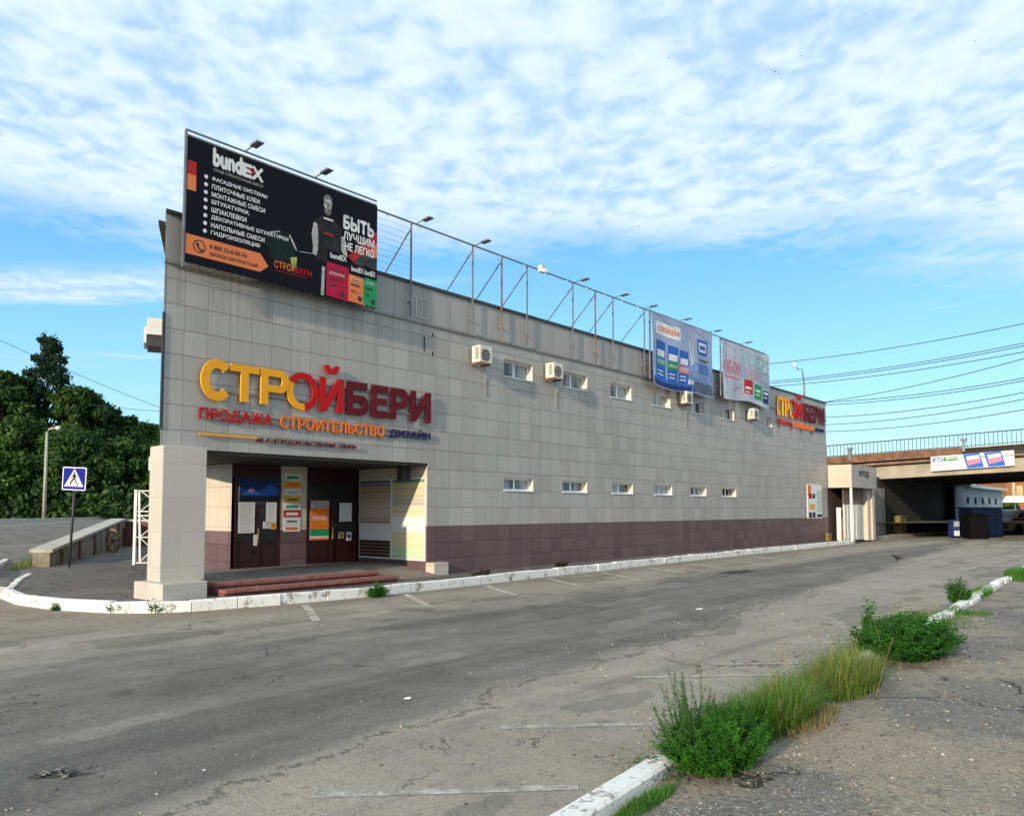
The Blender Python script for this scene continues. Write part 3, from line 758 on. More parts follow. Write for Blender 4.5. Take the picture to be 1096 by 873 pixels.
def print_lines(n_, mt=M_PDGREY, head=None):
    def f(nb, w_, h_, fn):
        for i in range(n_):
            y = h_ * (1 - (i + 1) / (n_ + 1)); rect(nb, w_ * .1, w_ * rn.uniform(.6, .92), y - h_ * .006, y + h_ * .006, fn, M_PGREY)
        if head: rect(nb, 0, w_, h_ * .85, h_, fn, head)
    return f
def solid(mt, inner=None):
    def f(nb, w_, h_, fn):
        rect(nb, w_ * .04, w_ * .96, h_ * .04, h_ * .96, fn, mt)
        if inner: poly(nb, ell(w_ / 2, h_ / 2, w_ * .28, h_ * .28), fn, inner, .001)
    return f
def hours(nb, w_, h_, fn):
    rect(nb, 0, w_, h_ * .80, h_, fn, M_PGREY); rect(nb, 0, w_, h_ * .28, h_ * .80, fn, M_LORA); rect(nb, 0, w_, h_ * .1, h_ * .28, fn, M_PGREEN)
    rect(nb, 0, w_, 0, h_ * .05, fn, M_LORA)
    text(nb, 'МЫ РАБОТАЕМ', w_ * .15, w_ * .85, h_ * .68, h_ * .73, fn, M_PYEL, .02, n0=.001)
    text(nb, '09:00-20:00', w_ * .12, w_ * .88, h_ * .50, h_ * .60, fn, M_PWHITE, .02, n0=.001)
    text(nb, 'ЕЖЕДНЕВНО', w_ * .15, w_ * .85, h_ * .38, h_ * .44, fn, M_PYEL, .02, n0=.001)
def night(nb, w_, h_, fn):
    rect(nb, 0, w_, 0, h_, fn, M_PNAVY); rect(nb, 0, w_, 0, h_ * .22, fn, M_PGLASS, .001)
    poly(nb, [(w_ * .05, h_ * .3), (w_ * .3, h_ * .62), (w_ * .5, h_ * .45), (w_ * .75, h_ * .8), (w_ * .97, h_ * .6), (w_ * .97, h_ * .3)], fn, M_PBLUE, .001)
    poly(nb, ell(w_ * .3, h_ * .5, w_ * .08, h_ * .08), fn, M_PPINK, .002)
door(9.5, 10.72, [(9.60, 10.02, 1.20, 1.92, print_lines(16)), (9.6, 10.66, 1.94, 2.46, night), (10.0, 10.1, .90, 1.16, print_lines(4)), (10.32, 10.60, 1.36, 1.92, print_lines(10)),
                  (10.24, 10.42, 1.3, 1.46, print_lines(3)), (10.44, 10.60, 1.28, 1.44, solid(M_PYEL, M_LORA))])
door(11.45, 13.02, [(11.56, 12.12, .98, 1.98, hours), (12.45, 12.84, 1.44, 1.92, print_lines(9)), (12.44, 12.60, 1.0, 1.16, solid(M_PYEL, M_PGREEN)), (12.68, 12.84, .94, 1.16, solid(M_PWHITE, M_PDGREY))])
# stack of small plaques on the pier between the doors
pl_cols = [(M_PWHITE, M_PGREEN), (M_PYEL, M_LORA), (M_PWHITE, M_PGREY), (M_PYEL, M_PDGREY), (M_PWHITE, M_PTEAL), (M_PRED, M_PWHITE), (M_PWHITE, M_PDGREY), (M_PWHITE, M_LORA)]
zz = 2.62
mb = MB()
for a, b in pl_cols:
    mb.box(10.8, 11.27, REC - .008, REC - .001, zz - .165, zz, a)
    if b is M_PGREY or b is M_PDGREY: rect(mb, 0, .3, .05, .09, on_facade(10.88, zz - .165, REC - .0095), b)
    else: rect(mb, 0, .34, .04, .11, on_facade(10.86, zz - .165, REC - .0095), b)
    zz -= .178
mb.build('plaque', None, bld, FR)

# two colour charts on the side wall of the recess
def chart(name, label, cols, t0, t1, z0, z1):
    r = thing(name, label, 'colour chart', (OPN[1] - .03, (t0 + t1) / 2, z0), FR)
    b = MB(); b.box(OPN[1] - .03, OPN[1] - .002, t0, t1, z0, z1); b.build('frame', M_WHITE, r, FR)
    p = MB(); H_ = z1 - z0 - .06; y = z1 - .03; tot = sum(c[1] for c in cols)
    for c, hh in cols:
        dz = H_ * hh / tot
        p.raw([(OPN[1] - .033, t1 - .025, y - dz * .93), (OPN[1] - .033, t0 + .025, y - dz * .93), (OPN[1] - .033, t0 + .025, y), (OPN[1] - .033, t1 - .025, y)], [(0, 1, 2, 3)], mat('swatch_%02d%02d%02d' % tuple(int(x * 99) for x in c), c, .45, .02))
        y -= dz
    p.build('swatches', None, r, FR)
rc = random.Random(21)
def vary(c, n_): return [((min(.85, max(.01, c[0] * rc.uniform(.9, 1.1))), min(.85, max(.01, c[1] * rc.uniform(.9, 1.1))), min(.85, max(.01, c[2] * rc.uniform(.85, 1.1)))), 1) for _ in range(n_)]
chart('colour_chart', 'tall paint chart beside the door with brown, white and near black stripes', vary((.10, .17, .16), 1) + vary((.2, .22, .32), 1) + vary((.42, .30, .14), 2) + vary((.42, .34, .26), 3) + vary((.50, .42, .32), 4) + vary((.40, .32, .24), 2) + [((.68, .68, .69), 1.0)] * 5 + vary((.045, .018, .014), 5), 1.30, 2.58, .50, 2.53)
chart('colour_chart', 'tall paint chart nearest the street with cream, yellow and pale green stripes', vary((.14, .30, .14), 1) + vary((.6, .5, .28), 3) + vary((.5, .42, .35), 3) + vary((.66, .58, .42), 3) + [((.76, .75, .70), 1)] * 4 + vary((.68, .60, .36), 4) + vary((.46, .66, .42), 3), .03, 1.28, .50, 2.53)

# ------------------------------------------------------------ lettering on the facade
def sx(x, y=440, t=-.1): return fac(x, y, t)[0]
def letter(root, body, s0, s1, z0, z1, mt, bold=.035, t0=-.05, t1=-.12, name='letter'):
    b = MB(); text(b, body, s0, s1, z0, z1, lambda x, y, n: (x, n, y), mt, bold, .02, t0, t1)
    return b.build(name, mt, root, FR)
def arc(cx, cy, rx, ry, a0, a1, k=14): return [(cx + rx * math.cos(R(a0 + (a1 - a0) * i / k)), cy + ry * math.sin(R(a0 + (a1 - a0) * i / k))) for i in range(k + 1)]
def outline(ch, w_, h_, q, v_):
    """letter outlines in a w_ x h_ box: q = stem width, v_ = bar thickness"""
    if ch == 'Т': return [[(0, h_), (0, h_ - v_), (w_ / 2 - q / 2, h_ - v_), (w_ / 2 - q / 2, 0), (w_ / 2 + q / 2, 0), (w_ / 2 + q / 2, h_ - v_), (w_, h_ - v_), (w_, h_)]]
    if ch == 'Е': return [[(0, 0), (w_, 0), (w_, v_), (q, v_), (q, h_ / 2 - v_ * .45), (w_ * .9, h_ / 2 - v_ * .45), (w_ * .9, h_ / 2 + v_ * .5), (q, h_ / 2 + v_ * .5), (q, h_ - v_), (w_, h_ - v_), (w_, h_), (0, h_)]]
    if ch == 'И': return [[(0, 0), (q, 0), (w_ - q, h_ * .60), (w_ - q, 0), (w_, 0), (w_, h_), (w_ - q, h_), (q, h_ * .40), (q, h_), (0, h_)]]
    if ch == 'С': return [arc(w_ / 2, h_ / 2, w_ / 2, h_ / 2, 42, 318, 30) + arc(w_ / 2, h_ / 2, w_ / 2 - q, h_ / 2 - v_ * 1.1, 318, 42, 30)]
    if ch == 'Р':
        y0 = h_ * .36; ry = (h_ - y0) / 2; x0 = w_ - ry * .95
        return [[(0, 0), (q, 0), (q, h_), (0, h_)], [(q, h_)] + arc(x0, y0 + ry, w_ - x0, ry, 90, -90) + [(q, y0), (q, y0 + v_)] + arc(x0, y0 + ry, w_ - x0 - q, ry - v_, -90, 90) + [(q, h_ - v_)]]
    if ch == 'Б':
        y1 = h_ * .60; ry = y1 / 2; x0 = w_ - ry * .95
        return [[(0, 0), (q, 0), (q, h_), (0, h_)], [(q, h_), (w_ * .92, h_), (w_ * .92, h_ - v_), (q, h_ - v_)], [(q, y1)] + arc(x0, ry, w_ - x0, ry, 90, -90) + [(q, 0), (q, v_)] + arc(x0, ry, w_ - x0 - q, ry - v_, -90, 90) + [(q, y1 - v_)]]
def big_letter(root, ch, s0, s1, z0, z1, mt, q):
    b = MB(); w_ = s1 - s0
    for o_ in outline(ch, w_, z1 - z0, min(q, w_ * .3), (z1 - z0) * .20): b.prism(o_, -.10, -.055, mt, fn=lambda x, y, n: (s0 + x, n, z0 + y))
    return b.build('letter', mt, root, FR)
def shop_letters(name, label, bounds, z0, z1, rows, last=False, thick=1.0):
    r = thing(name, label, 'sign', ((bounds[0][0] + bounds[-1][1]) / 2, -.05, z0), FR)
    hgt = z1 - z0
    mts = [M_LYEL, M_LYEL, M_LYEL, None, M_LRED, M_LMAR, M_LMAR, M_LMAR, M_LMAR]
    for ch, (a, b), mt in zip('СТРОИБЕРИ', bounds, mts):
        if ch == 'О':
            cx, cz, rx, rz = (a + b) / 2, (z0 + z1) / 2, (b - a) / 2, hgt * .55; w_ = rx * .36
            for m2, a0, a1 in ((M_LYEL, 150, 278), (M_LRED, -82, 150)):
                o = MB(); k = 26; vs = []; fc = []
                for i in range(k + 1):
                    an = R(a0 + (a1 - a0) * i / k)
                    for t_ in (-.05, -.095):
                        for q in (1, 0): vs.append((cx + (rx - w_ * (1 - q)) * math.cos(an), t_, cz + (rz - w_ * (1 - q)) * math.sin(an)))
                for i in range(k):
                    j = i * 4; fc += [(j + 2, j + 3, j + 7, j + 6), (j, j + 4, j + 5, j + 1), (j, j + 2, j + 6, j + 4), (j + 1, j + 5, j + 7, j + 3)]
                fc += [(0, 1, 3, 2), (k * 4, k * 4 + 2, k * 4 + 3, k * 4 + 1)]
                o.raw(vs, fc, m2); o.build('letter', m2, r, FR)
            continue
        dz = hgt * .05 if ch == 'С' else 0
        big_letter(r, ch, a, b, z0 - dz, z1 + dz, mt, .165)
        if ch == 'И' and mt is M_LRED:
            br_ = MB(); cx = (a + b) / 2; w_ = (b - a) * .33
            pts = [(cx - w_, z1 + hgt * .36), (cx - w_ * .5, z1 + hgt * .40), (cx, z1 + hgt * .26), (cx + w_ * .5, z1 + hgt * .40), (cx + w_, z1 + hgt * .36), (cx + w_ * .55, z1 + hgt * .13), (cx - w_ * .55, z1 + hgt * .13)]
            br_.prism(pts, -.10, -.05, M_LRED, fn=lambda x, y, n: (x, n, y)); br_.build('letter_breve', M_LRED, r, FR)
    for words, za, zb in rows:
        for body, a, b, mt in words: letter(r, body, a, b, za, zb, mt, .022, -.04, -.055, 'word')
    return r
LB = [(214.5, 249), (246, 277), (279, 309.5), (307, 341), (342, 368), (371.5, 395), (398, 416), (418.5, 438), (440, 461.5)]
bounds = [(sx(a), sx(b)) for a, b in LB]
r = shop_letters('shop_sign', 'large yellow, red and maroon shop lettering above the entrance', bounds, 3.85, 4.58,
    [([('ПРОДАЖА', sx(215), sx(293), M_LRED), ('СТРОИТЕЛЬСТВО', sx(302), sx(413), M_LORA), ('ДИЗАЙН', sx(419), sx(462), M_LNAVY)], 3.42, 3.66),
     ([('ЫЕ И НЕПРОДОВОЛЬСТВЕННЫЕ ТОВАРЫ', sx(277), sx(383), M_LMAR)], 3.08, 3.18)])
mb = MB(); mb.box(sx(215), sx(277), -.06, -.03, 3.15, 3.19); mb.build('yellow_strip', M_LYEL, r, FR)
mb = MB()
for z in (4.02, 4.42, 3.48, 3.60): mb.box(sx(216), sx(461), -.05, -.025, z - .015, z + .015)
mb.build('mounting_rail', mat('rail_grey', (.2, .19, .18), .6, .1), r, FR)
def ss2(x): return sx(x, 445)
b2 = [(832.5, 836.2), (836.8, 841), (841.5, 845.8), (846.2, 852.5), (853, 860), (861.5, 866), (867, 871), (872, 876.5), (877.5, 882.5)]
r = shop_letters('shop_sign', 'smaller copy of the shop lettering high up at the far end of the building', [(ss2(a), ss2(b)) for a, b in b2], 6.02, 6.88,
    [([('ПРОДАЖА', ss2(833.5), ss2(849), M_LRED), ('СТРОИТЕЛЬСТВО', ss2(850.5), ss2(871.5), M_LORA), ('ДИЗАЙН', ss2(873.5), ss2(882.5), M_LNAVY)], 5.62, 5.86)])
for x in (835, 848, 859, 870): mb = MB(); mb.box(ss2(x) - .06, ss2(x) + .06, -.035, -.01, 5.45, 5.75); mb.build('bracket', M_RUST, r, FR)

# ------------------------------------------------------------ billboards and the frame on the roof edge
def floodlight(root, s, z, t=-.3, tilt=0):
    b = MB(); b.tube([(s, t, z), (s + .01, t - .15, z + .03), (s + .02, t - .3, z + .03)], .014, 6, M_STEEL)
    b.prism([(-.14, -.015), (.14, -.015), (.11, .025), (-.11, .025)], -.075, .075, M_STEEL, fn=lambda x, y, n: (s + .02 + n, t - .40 + x, z + .03 + y - x * .06))
    return b.build('floodlight', None, root, FR)
b0, b1, bz0, bz1 = 6.72, 11.17, 6.27, 8.63
bb = thing('billboard', 'black billboard with white lettering and a bearded man at the near roof corner', 'billboard', ((b0 + b1) / 2, -.3, bz0), FR)
mb = MB(); mb.box(b0, b1, -.33, -.30, bz0, bz1); ban = mb.build('banner', M_BLACK, bb, FR)
bs = sub(ban, bb)
fb = on_facade(b0, bz0, -.333); BW, BH = b1 - b0, bz1 - bz0
def U(x, y):
    s_, z_ = fac(x, y, -.33); return s_ - b0, z_ - bz0
pr = MB()
rect(pr, .0, .17, BH * .70, BH * .81, fb, M_PRED); rect(pr, 0, .17, BH * .575, BH * .70, fb, M_PORANGE)
pr.build('printed_blocks', None, bs, FR); pr = MB()
poly(pr, [(0, .16), (1.52, .16), (1.70, .31), (1.52, .53), (0, .53)], fb, M_PORANGE)
pr.build('printed_ribbon', None, bs, FR); pr = MB()
# telephone ring
k = 24; o_, i_ = ell(.26, .345, .125, .125, k), ell(.26, .345, .10, .10, k)
pr.raw([fb(x, y, .001) for x, y in o_ + i_], [(j, (j + 1) % k, k + (j + 1) % k, k + j) for j in range(k)], M_PDGREY)
poly(pr, [(.20, .40), (.23, .42), (.26, .37), (.25, .34), (.29, .30), (.31, .31), (.34, .28), (.31, .255), (.25, .28), (.20, .35)], fb, M_PDGREY, .001)
pr.build('printed_telephone', None, bs, FR); pr = MB()
# logo panel at lower centre, dark car shape, man, stripe, bags
poly(pr, [(1.55, .95), (1.9, 1.13), (2.15, 1.10), (2.32, .75), (2.36, .3), (2.2, .25), (1.75, .5)], fb, M_PGLASS, .0005)
poly(pr, [(1.70, 1.02), (1.95, 1.10), (1.95, 1.08), (1.72, .99)], fb, M_PGREY, .001)
poly(pr, [(2.18, 1.1), (2.34, .85), (2.36, .78), (2.30, .82), (2.16, 1.06)], fb, M_PGREY, .001)
poly(pr, [(2.20, .62), (2.36, .66), (2.34, .45), (2.26, .33)], fb, mat('headlight_print', (.32, .38, .10), .62, .3, 9, 0, .12), .001)
poly(pr, [(2.4, .80), (2.78, .84), (2.78, .83), (2.4, .785)], fb, M_PGREY, .001)
pr.build('printed_car', None, bs, FR); pr = MB()
mx0 = 3.10
M_SKIN = mat('grey_skin_print', (.50, .49, .48), .62, .3, 14, 0, .12); M_HAIR = mat('grey_hair_print', (.17, .165, .16), .62, .5, 22, 0, .12)
poly(pr, [(mx0 - .10, 2.02), (mx0 - .095, 1.90), (mx0 - .06, 1.83), (mx0, 1.80), (mx0 + .06, 1.83), (mx0 + .095, 1.90), (mx0 + .10, 2.02), (mx0 + .08, 2.12), (mx0, 2.16), (mx0 - .08, 2.12)], fb, M_SKIN, .001)
poly(pr, [(mx0 - .105, 1.99), (mx0 - .115, 2.10), (mx0 - .06, 2.19), (mx0 + .03, 2.205), (mx0 + .10, 2.15), (mx0 + .11, 2.0), (mx0 + .085, 2.08), (mx0 + .03, 2.11), (mx0 - .06, 2.10)], fb, M_HAIR, .002)
poly(pr, [(mx0 - .095, 1.95), (mx0 - .06, 1.905), (mx0 + .06, 1.905), (mx0 + .095, 1.95), (mx0 + .08, 1.80), (mx0, 1.745), (mx0 - .08, 1.80)], fb, M_HAIR, .002)
for e in (-.045, .045): rect(pr, mx0 + e - .028, mx0 + e + .028, 2.015, 2.03, fb, M_HAIR, .003)
for e in (-.045, .045): poly(pr, ell(mx0 + e, 1.995, .022, .012, 8), fb, M_BLACK, .003)
poly(pr, [(mx0 - .012, 1.98), (mx0 + .012, 1.98), (mx0 + .02, 1.92), (mx0 - .02, 1.92)], fb, M_PDGREY, .003)
rect(pr, mx0 - .035, mx0 + .035, 1.862, 1.872, fb, M_PRED, .003)
M_SHIRT = mat('shirt_print', (.022, .022, .026), .62, .4, 5, 0, .12)
poly(pr, [(mx0 - .35, 1.55), (mx0 - .12, 1.72), (mx0 + .14, 1.72), (mx0 + .38, 1.52), (mx0 + .32, .75), (mx0 - .3, .75)], fb, M_SHIRT, .0005)       # dark shirt
rect(pr, mx0 - .10, mx0 + .14, 1.655, 1.69, fb, M_PWHITE, .001)
poly(pr, [(mx0 - .35, 1.52), (mx0 - .26, 1.50), (mx0 - .23, 1.2), (mx0 - .24, .95), (mx0 - .28, .80), (mx0 - .37, .84), (mx0 - .36, 1.0), (mx0 - .40, 1.25)], fb, M_PGREY, .001)   # arm
poly(pr, [(mx0 + .36, 1.38), (mx0 + .44, 1.42), (mx0 + .53, 1.0), (mx0 + .45, .95), (mx0 + .36, 1.1)], fb, M_PGREY, .001)
rect(pr, mx0 - .1, mx0 + .16, 1.33, 1.37, fb, M_PRED, .001)
poly(pr, [(mx0 - .15, .0), (mx0 - .07, .0), (mx0 - .05, .62), (mx0 - .13, .62)], fb, M_PGREY, .002)
pr.build('printed_figure', None, bs, FR); pr = MB()
poly(pr, [(3.62, .98), (4.45, 1.78), (4.45, 1.35), (3.95, .85)], fb, M_PRED, .0007)
poly(pr, [(3.95, .98), (4.45, 1.5), (4.45, 1.18), (4.12, .88)], fb, M_PORANGE, .001)
pr.build('printed_stripe', None, bs, FR); pr = MB()
poly(pr, [(3.84, .98), (4.1, 1.16), (4.45, 1.12), (4.45, .62), (3.84, .62)], fb, M_PDGREY, .0012)
for (xa, xb, top, mt_) in ((3.08, 3.70, .74, M_PRASP), (3.66, 4.12, .60, M_PORANGE), (4.06, 4.45, .62, M_PGREEN)):
    z_ = .0016 + xa * .0006
    poly(pr, [(xa, .02), (xb, .0), (xb + .0, top), (xa + .01, top + .03)], fb, mt_, z_)
    poly(pr, [(xa - .0, top + .02), (xb, top), (xb, top + .24), (xa + .02, top + .29)], fb, M_BLACK, z_ + .0003)
    for q in range(5): rect(pr, xa + .06, xb - .12, top * (.25 + .13 * q), top * (.25 + .13 * q) + .012, fb, M_PDGREY if q % 2 else mt_, z_ + .0004)
    rect(pr, xa + .10, xb - .2, top * .82, top * .86, fb, M_PDGREY, z_ + .0004)
for xa, wd, c_ in ((3.16, .40, M_PWHITE), (3.72, .30, M_PWHITE), (4.12, .26, M_PWHITE)):
    for q in range(3): text(pr, ('ШТУКАТУРКА', 'ГИПСОВАЯ', '25 кг')[q], xa, xa + wd * (1, .8, .4)[q], .50 - q * .13, .555 - q * .13, fb, M_PDGREY if q else c_, .01, n0=.0065)
    poly(pr, ell(xa + wd * .85, .12, .06, .06, 14), fb, M_PDGREY, .0062)
pr.build('printed_bags', None, bs, FR)
tx = MB()
def nl():
    global tx
    if tx.v: tx.build('lettering', None, bs, FR)
    tx = MB()
text(tx, 'bund', .50, 1.08, 1.98, 2.30, fb, M_PWHITE, .05, n0=.002)
text(tx, 'E', 1.10, 1.30, 1.98, 2.22, fb, M_PWHITE, .05, n0=.002); text(tx, 'X', 1.31, 1.54, 1.98, 2.22, fb, M_PWHITE, .05, n0=.002)
poly(tx, [(1.27, 2.02), (1.36, 2.1), (1.27, 2.18), (1.23, 2.14), (1.27, 2.1), (1.23, 2.06)], fb, M_PRED, .003)
text(tx, 'СУХИЕ СТРОИТЕЛЬНЫЕ СМЕСИ', .50, 1.54, 1.86, 1.915, fb, M_PGREY, .01, n0=.002)
nl(); yy = 1.66
for wd, ww in (('ФАСАДНЫЕ СИСТЕМЫ', 1.16), ('ПЛИТОЧНЫЕ КЛЕИ', 1.0), ('МОНТАЖНЫЕ СМЕСИ', 1.12), ('ШТУКАТУРКИ,', .78), ('ШПАКЛЕВКИ', .72), ('ДЕКОРАТИВНЫЕ ШТУКАТУРКИ', 1.66), ('НАПОЛЬНЫЕ СМЕСИ', 1.12), ('ГИДРОИЗОЛЯЦИЯ', 1.02)):
    text(tx, wd, .48, .48 + ww, yy, yy + .088, fb, M_PWHITE, .022, n0=.002); nl(); poly(tx, ell(.36, yy + .045, .038, .038, 14), fb, M_PWHITE, .002); tx.build('bullet', None, bs, FR); tx = MB(); yy -= .148
text(tx, '8 800 33-0 00-76', .46, 1.22, .36, .44, fb, M_PDGREY, .02, n0=.002); text(tx, 'ЗВОНОК БЕСПЛАТНЫЙ', .46, 1.46, .23, .31, fb, M_PDGREY, .02, n0=.002)
nl(); text(tx, 'СТРО', 1.83, 2.22, .33, .47, fb, M_LORA, .012, n0=.002); text(tx, 'ЙБЕРИ', 2.23, 2.72, .33, .48, fb, M_LRED, .01, n0=.002)
nl()
rect(tx, 1.85, 2.6, .27, .28, fb, M_LRED, .002); tx.build('underline', None, bs, FR); tx = MB()
nl(); text(tx, 'БЫТЬ', 3.52, 4.34, 1.60, 1.88, fb, M_PWHITE, .045, n0=.004); text(tx, 'ЛУЧШИМ', 3.52, 4.36, 1.36, 1.53, fb, M_PWHITE, .032, n0=.004); text(tx, 'НЕ ЛЕГКО', 3.56, 4.36, 1.13, 1.30, fb, M_PWHITE, .032, n0=.004)
nl()
for xa, y_, ww in ((3.18, .86, .42), (3.74, .70, .32), (4.10, .70, .30)): text(tx, 'bundEX', xa, xa + ww, y_, y_ + .11, fb, M_PWHITE, .03, n0=.0065)
nl()
mb = MB()
mb.bar((b0 - .03, -.30, bz0 - .1), (b0 - .03, -.30, bz1 + .12), .04, .04); mb.bar((b0 - .03, -.30, bz1 + .12), (b1, -.30, bz1 + .12), .03, .03)
mb.bar((b0, -.28, bz1 + .02), (b1, -.28, bz1 + .02), .05, .05, M_WHITE)
for s_ in (7.4, 8.6, 9.9, 11.1): mb.bar((s_, -.27, bz0), (s_, -.27, bz1), .05, .05); mb.bar((s_, -.25, 6.8), (s_, .0, 6.8), .04, .04); mb.bar((s_, -.27, bz1 - .2), (s_, 1.2, 7.15), .035, .035)
for i in range(27):
    s_ = b0 + .12 + i * .165; mb.bar((s_, -.31, bz0), (s_ + .06, -.06, bz0 - .06), .012, .012)
mb.mats = [M_STEEL, M_WHITE] if False else mb.mats
mb.m = [0] * len(mb.m); mb.mats = []
mb.build('frame', M_STEEL, bb, FR)
for x_ in (262, 337): floodlight(bb, sx(x_, 175, -.3), bz1 + .12)

rf = thing('rooftop_frame', 'open steel lattice of posts, braces and floodlights along the roof edge', 'sign frame', (17, -.1, 6.3), FR)
mb = MB(); mb.bar((11.22, -.1, 8.66), (33.2, -.1, 8.60), .034, .034)
for i in range(12): s_ = 11.6 + i * 1.0; mb.bar((s_, -.1, 8.64), (s_ + .02, -.16, 8.56), .02, .02)
mb.build('top_rail', M_STEEL, rf, FR)
PS = [12.4, 14.54, 15.68, 16.76, 18.93, 20.12, 21.12, 23.05, 25.3, 27.9, 30.6]
for s_ in PS:
    mb = MB(); mb.bar((s_, -.1, 6.36), (s_, -.1, 8.64), .034, .034); mb.bar((s_, -.1, 6.7), (s_, -.01, 6.7), .04, .04); mb.build('post', M_STEEL if s_ not in (15.68, 20.12) else mat('half_rusted_steel', (.16, .11, .085), .7, .4, 2), rf, FR)
    mb = MB(); mb.bar((s_, -.08, 8.5), (s_, 1.35, 7.15), .025, .025); mb.build('brace', M_STEEL, rf, FR)
for i in range(9):
    mb = MB(); z_ = 7.32 + i * .145; mb.tube([(11.2, -.12, z_), (11.9, -.12, z_ + .015), (12.4, -.12, z_)], .0035, 4); mb.build('wire', M_STEEL, rf, FR)
for s_, z_ in ((12.55, 8.66), (14.6, 8.65), (19.0, 8.64), (21.2, 8.63), (23.0, 8.62), (25.4, 8.62), (27.8, 8.61), (30.6, 8.61)): floodlight(rf, s_, z_, -.1)
mb = MB(); mb.box(17.2, 17.42, -.28, -.14, 8.55, 8.74); mb.tube([(17.3, -.2, 8.60), (17.2, -.45, 8.52)], .06, 8); mb.build('camera_housing', M_BOX, rf, FR)
# small window-like hatch drawn on the parapet and stains
mb = MB()
for (a, b, za, zb) in ((12.62, 13.02, 6.40, 6.44), (12.62, 13.02, 6.86, 6.90), (12.62, 12.66, 6.44, 6.86), (12.98, 13.02, 6.44, 6.86), (12.80, 12.84, 6.44, 6.86)): mb.box(a, b, -.03, -.013, za, zb)
mb.build('parapet_hatch', mat('hatch_grey', (.42, .40, .38), .6, .1), bld, FR)
for a, b, c_ in ((12.92, 5.62, 5.98), (13.2, 6.02, 6.1), (13.2, 5.55, 5.64)): mb = MB(); mb.box(a, a + .04, -.006, -.001, b, c_); mb.build('wall_slot', M_DARK, bld, FR)

# banners farther along: cloth with a little sag at the foot
def banner(name, label, s0, s1, z0, z1, base, t=-.3, bulge=.12, seed=1, sag=.0):
    r = thing(name, label, 'banner', ((s0 + s1) / 2, t, z0), FR)
    rg = random.Random(seed); nx, nz = 34, 22
    ph = [rg.uniform(0, 6) for _ in range(6)]
    def surf(x, y, n):
        a, b = x / (s1 - s0), y / (z1 - z0)
        d = bulge * (math.sin(a * 9 + ph[0] + b * 2.5) * .30 + math.sin(a * 17 + ph[1] - b * 3) * .16 + math.sin(b * 8 + ph[2] + a * 4) * .16) * (1 - .35 * b)
        dz = -sag * math.sin(math.pi * min(1, a)) * (1 - b) + .06 * math.sin(a * 7 + ph[3]) * (1 - b) ** 3
        return (s0 + x, t - .03 - d - n, z0 + y + dz)
    m_ = MB(); vs = [surf((s1 - s0) * i / nx, (z1 - z0) * j / nz, 0) for j in range(nz + 1) for i in range(nx + 1)]
    k = nx + 1; m_.raw(vs, [(j * k + i, j * k + i + 1, (j + 1) * k + i + 1, (j + 1) * k + i) for j in range(nz) for i in range(nx)])
    cl = m_.build('cloth', base, r, FR, smooth=True)
    return r, cl, surf
def cloth_rect(m_, surf, x0, x1, y0, y1, mt, n=.006):
    k = 8; vs = [surf(x0 + (x1 - x0) * i / k, y0 + (y1 - y0) * j / k, n) for j in range(k + 1) for i in range(k + 1)]
    m_.raw(vs, [(j * (k + 1) + i, j * (k + 1) + i + 1, (j + 1) * (k + 1) + i + 1, (j + 1) * (k + 1) + i) for j in range(k) for i in range(k)], mt)
M_BANA = mat('grey_blue_banner_cloth', (.30, .36, .54), .5, .12, 1.2)
M_BANB = mat('faded_banner_cloth', (.44, .46, .54), .5, .15, 1.2)
r, cl, sf = banner('advertising_banner', 'blue grey cloth banner with three blue tubs hung from the roof frame', 23.16, 27.66, 6.08, 8.52, M_BANA, seed=3, sag=.12)
pm = MB(); Wb, Hb = 4.5, 2.44
cloth_rect(pm, sf, 2.1, 4.45, .45, 1.15, mat('mid_blue_print', (.16, .26, .50), .6, .3, 3), .003); cloth_rect(pm, sf, .1, 2.9, .18, .30, M_PBLUE, .004); cloth_rect(pm, sf, .25, 1.95, 1.75, 2.2, M_PWHITE, .006); text(pm, 'СТРОЙБЕРИ', .40, 1.85, 1.88, 2.1, lambda x, y, n: sf(x, y, .012), M_LORA, .02)
for i, (x_, mc) in enumerate(((.28, M_PTEAL), (1.10, M_PGREEN), (1.86, M_PPINK))):
    cloth_rect(pm, sf, x_, x_ + .66, .28, 1.55 - .05 * i, M_PBLUE, .006)
    cloth_rect(pm, sf, x_ + .06, x_ + .60, 1.02 - .03 * i, 1.24 - .03 * i, M_PWHITE, .011); cloth_rect(pm, sf, x_, x_ + .66, .72 - .03 * i, .98 - .03 * i, mc, .011)
    text(pm, 'АКРИЛ', x_ + .08, x_ + .58, .80 - .03 * i, .90 - .03 * i, lambda x, y, n: sf(x, y, .016), M_PWHITE, .02)
    for q in range(2): cloth_rect(pm, sf, x_ + .1, x_ + .5, .40 + q * .12, .44 + q * .12, M_PWHITE, .011)
cloth_rect(pm, sf, 3.30, 4.12, 1.50, 2.05, M_PBLUE, .006); cloth_rect(pm, sf, 3.4, 4.02, 1.6, 1.95, M_PWHITE, .010); cloth_rect(pm, sf, 3.48, 3.94, 1.70, 1.84, M_PBLUE, .014)
text(pm, 'СКИДКИ', 3.3, 4.2, 1.22, 1.34, lambda x, y, n: sf(x, y, .008), M_PDGREY, .02)
for q in range(3): text(pm, '123-45-0%d' % q if False else 'КРАСКИ', 3.3, 4.15, .80 + q * .13, .90 + q * .13, lambda x, y, n: sf(x, y, .008), M_PBLUE, .03)
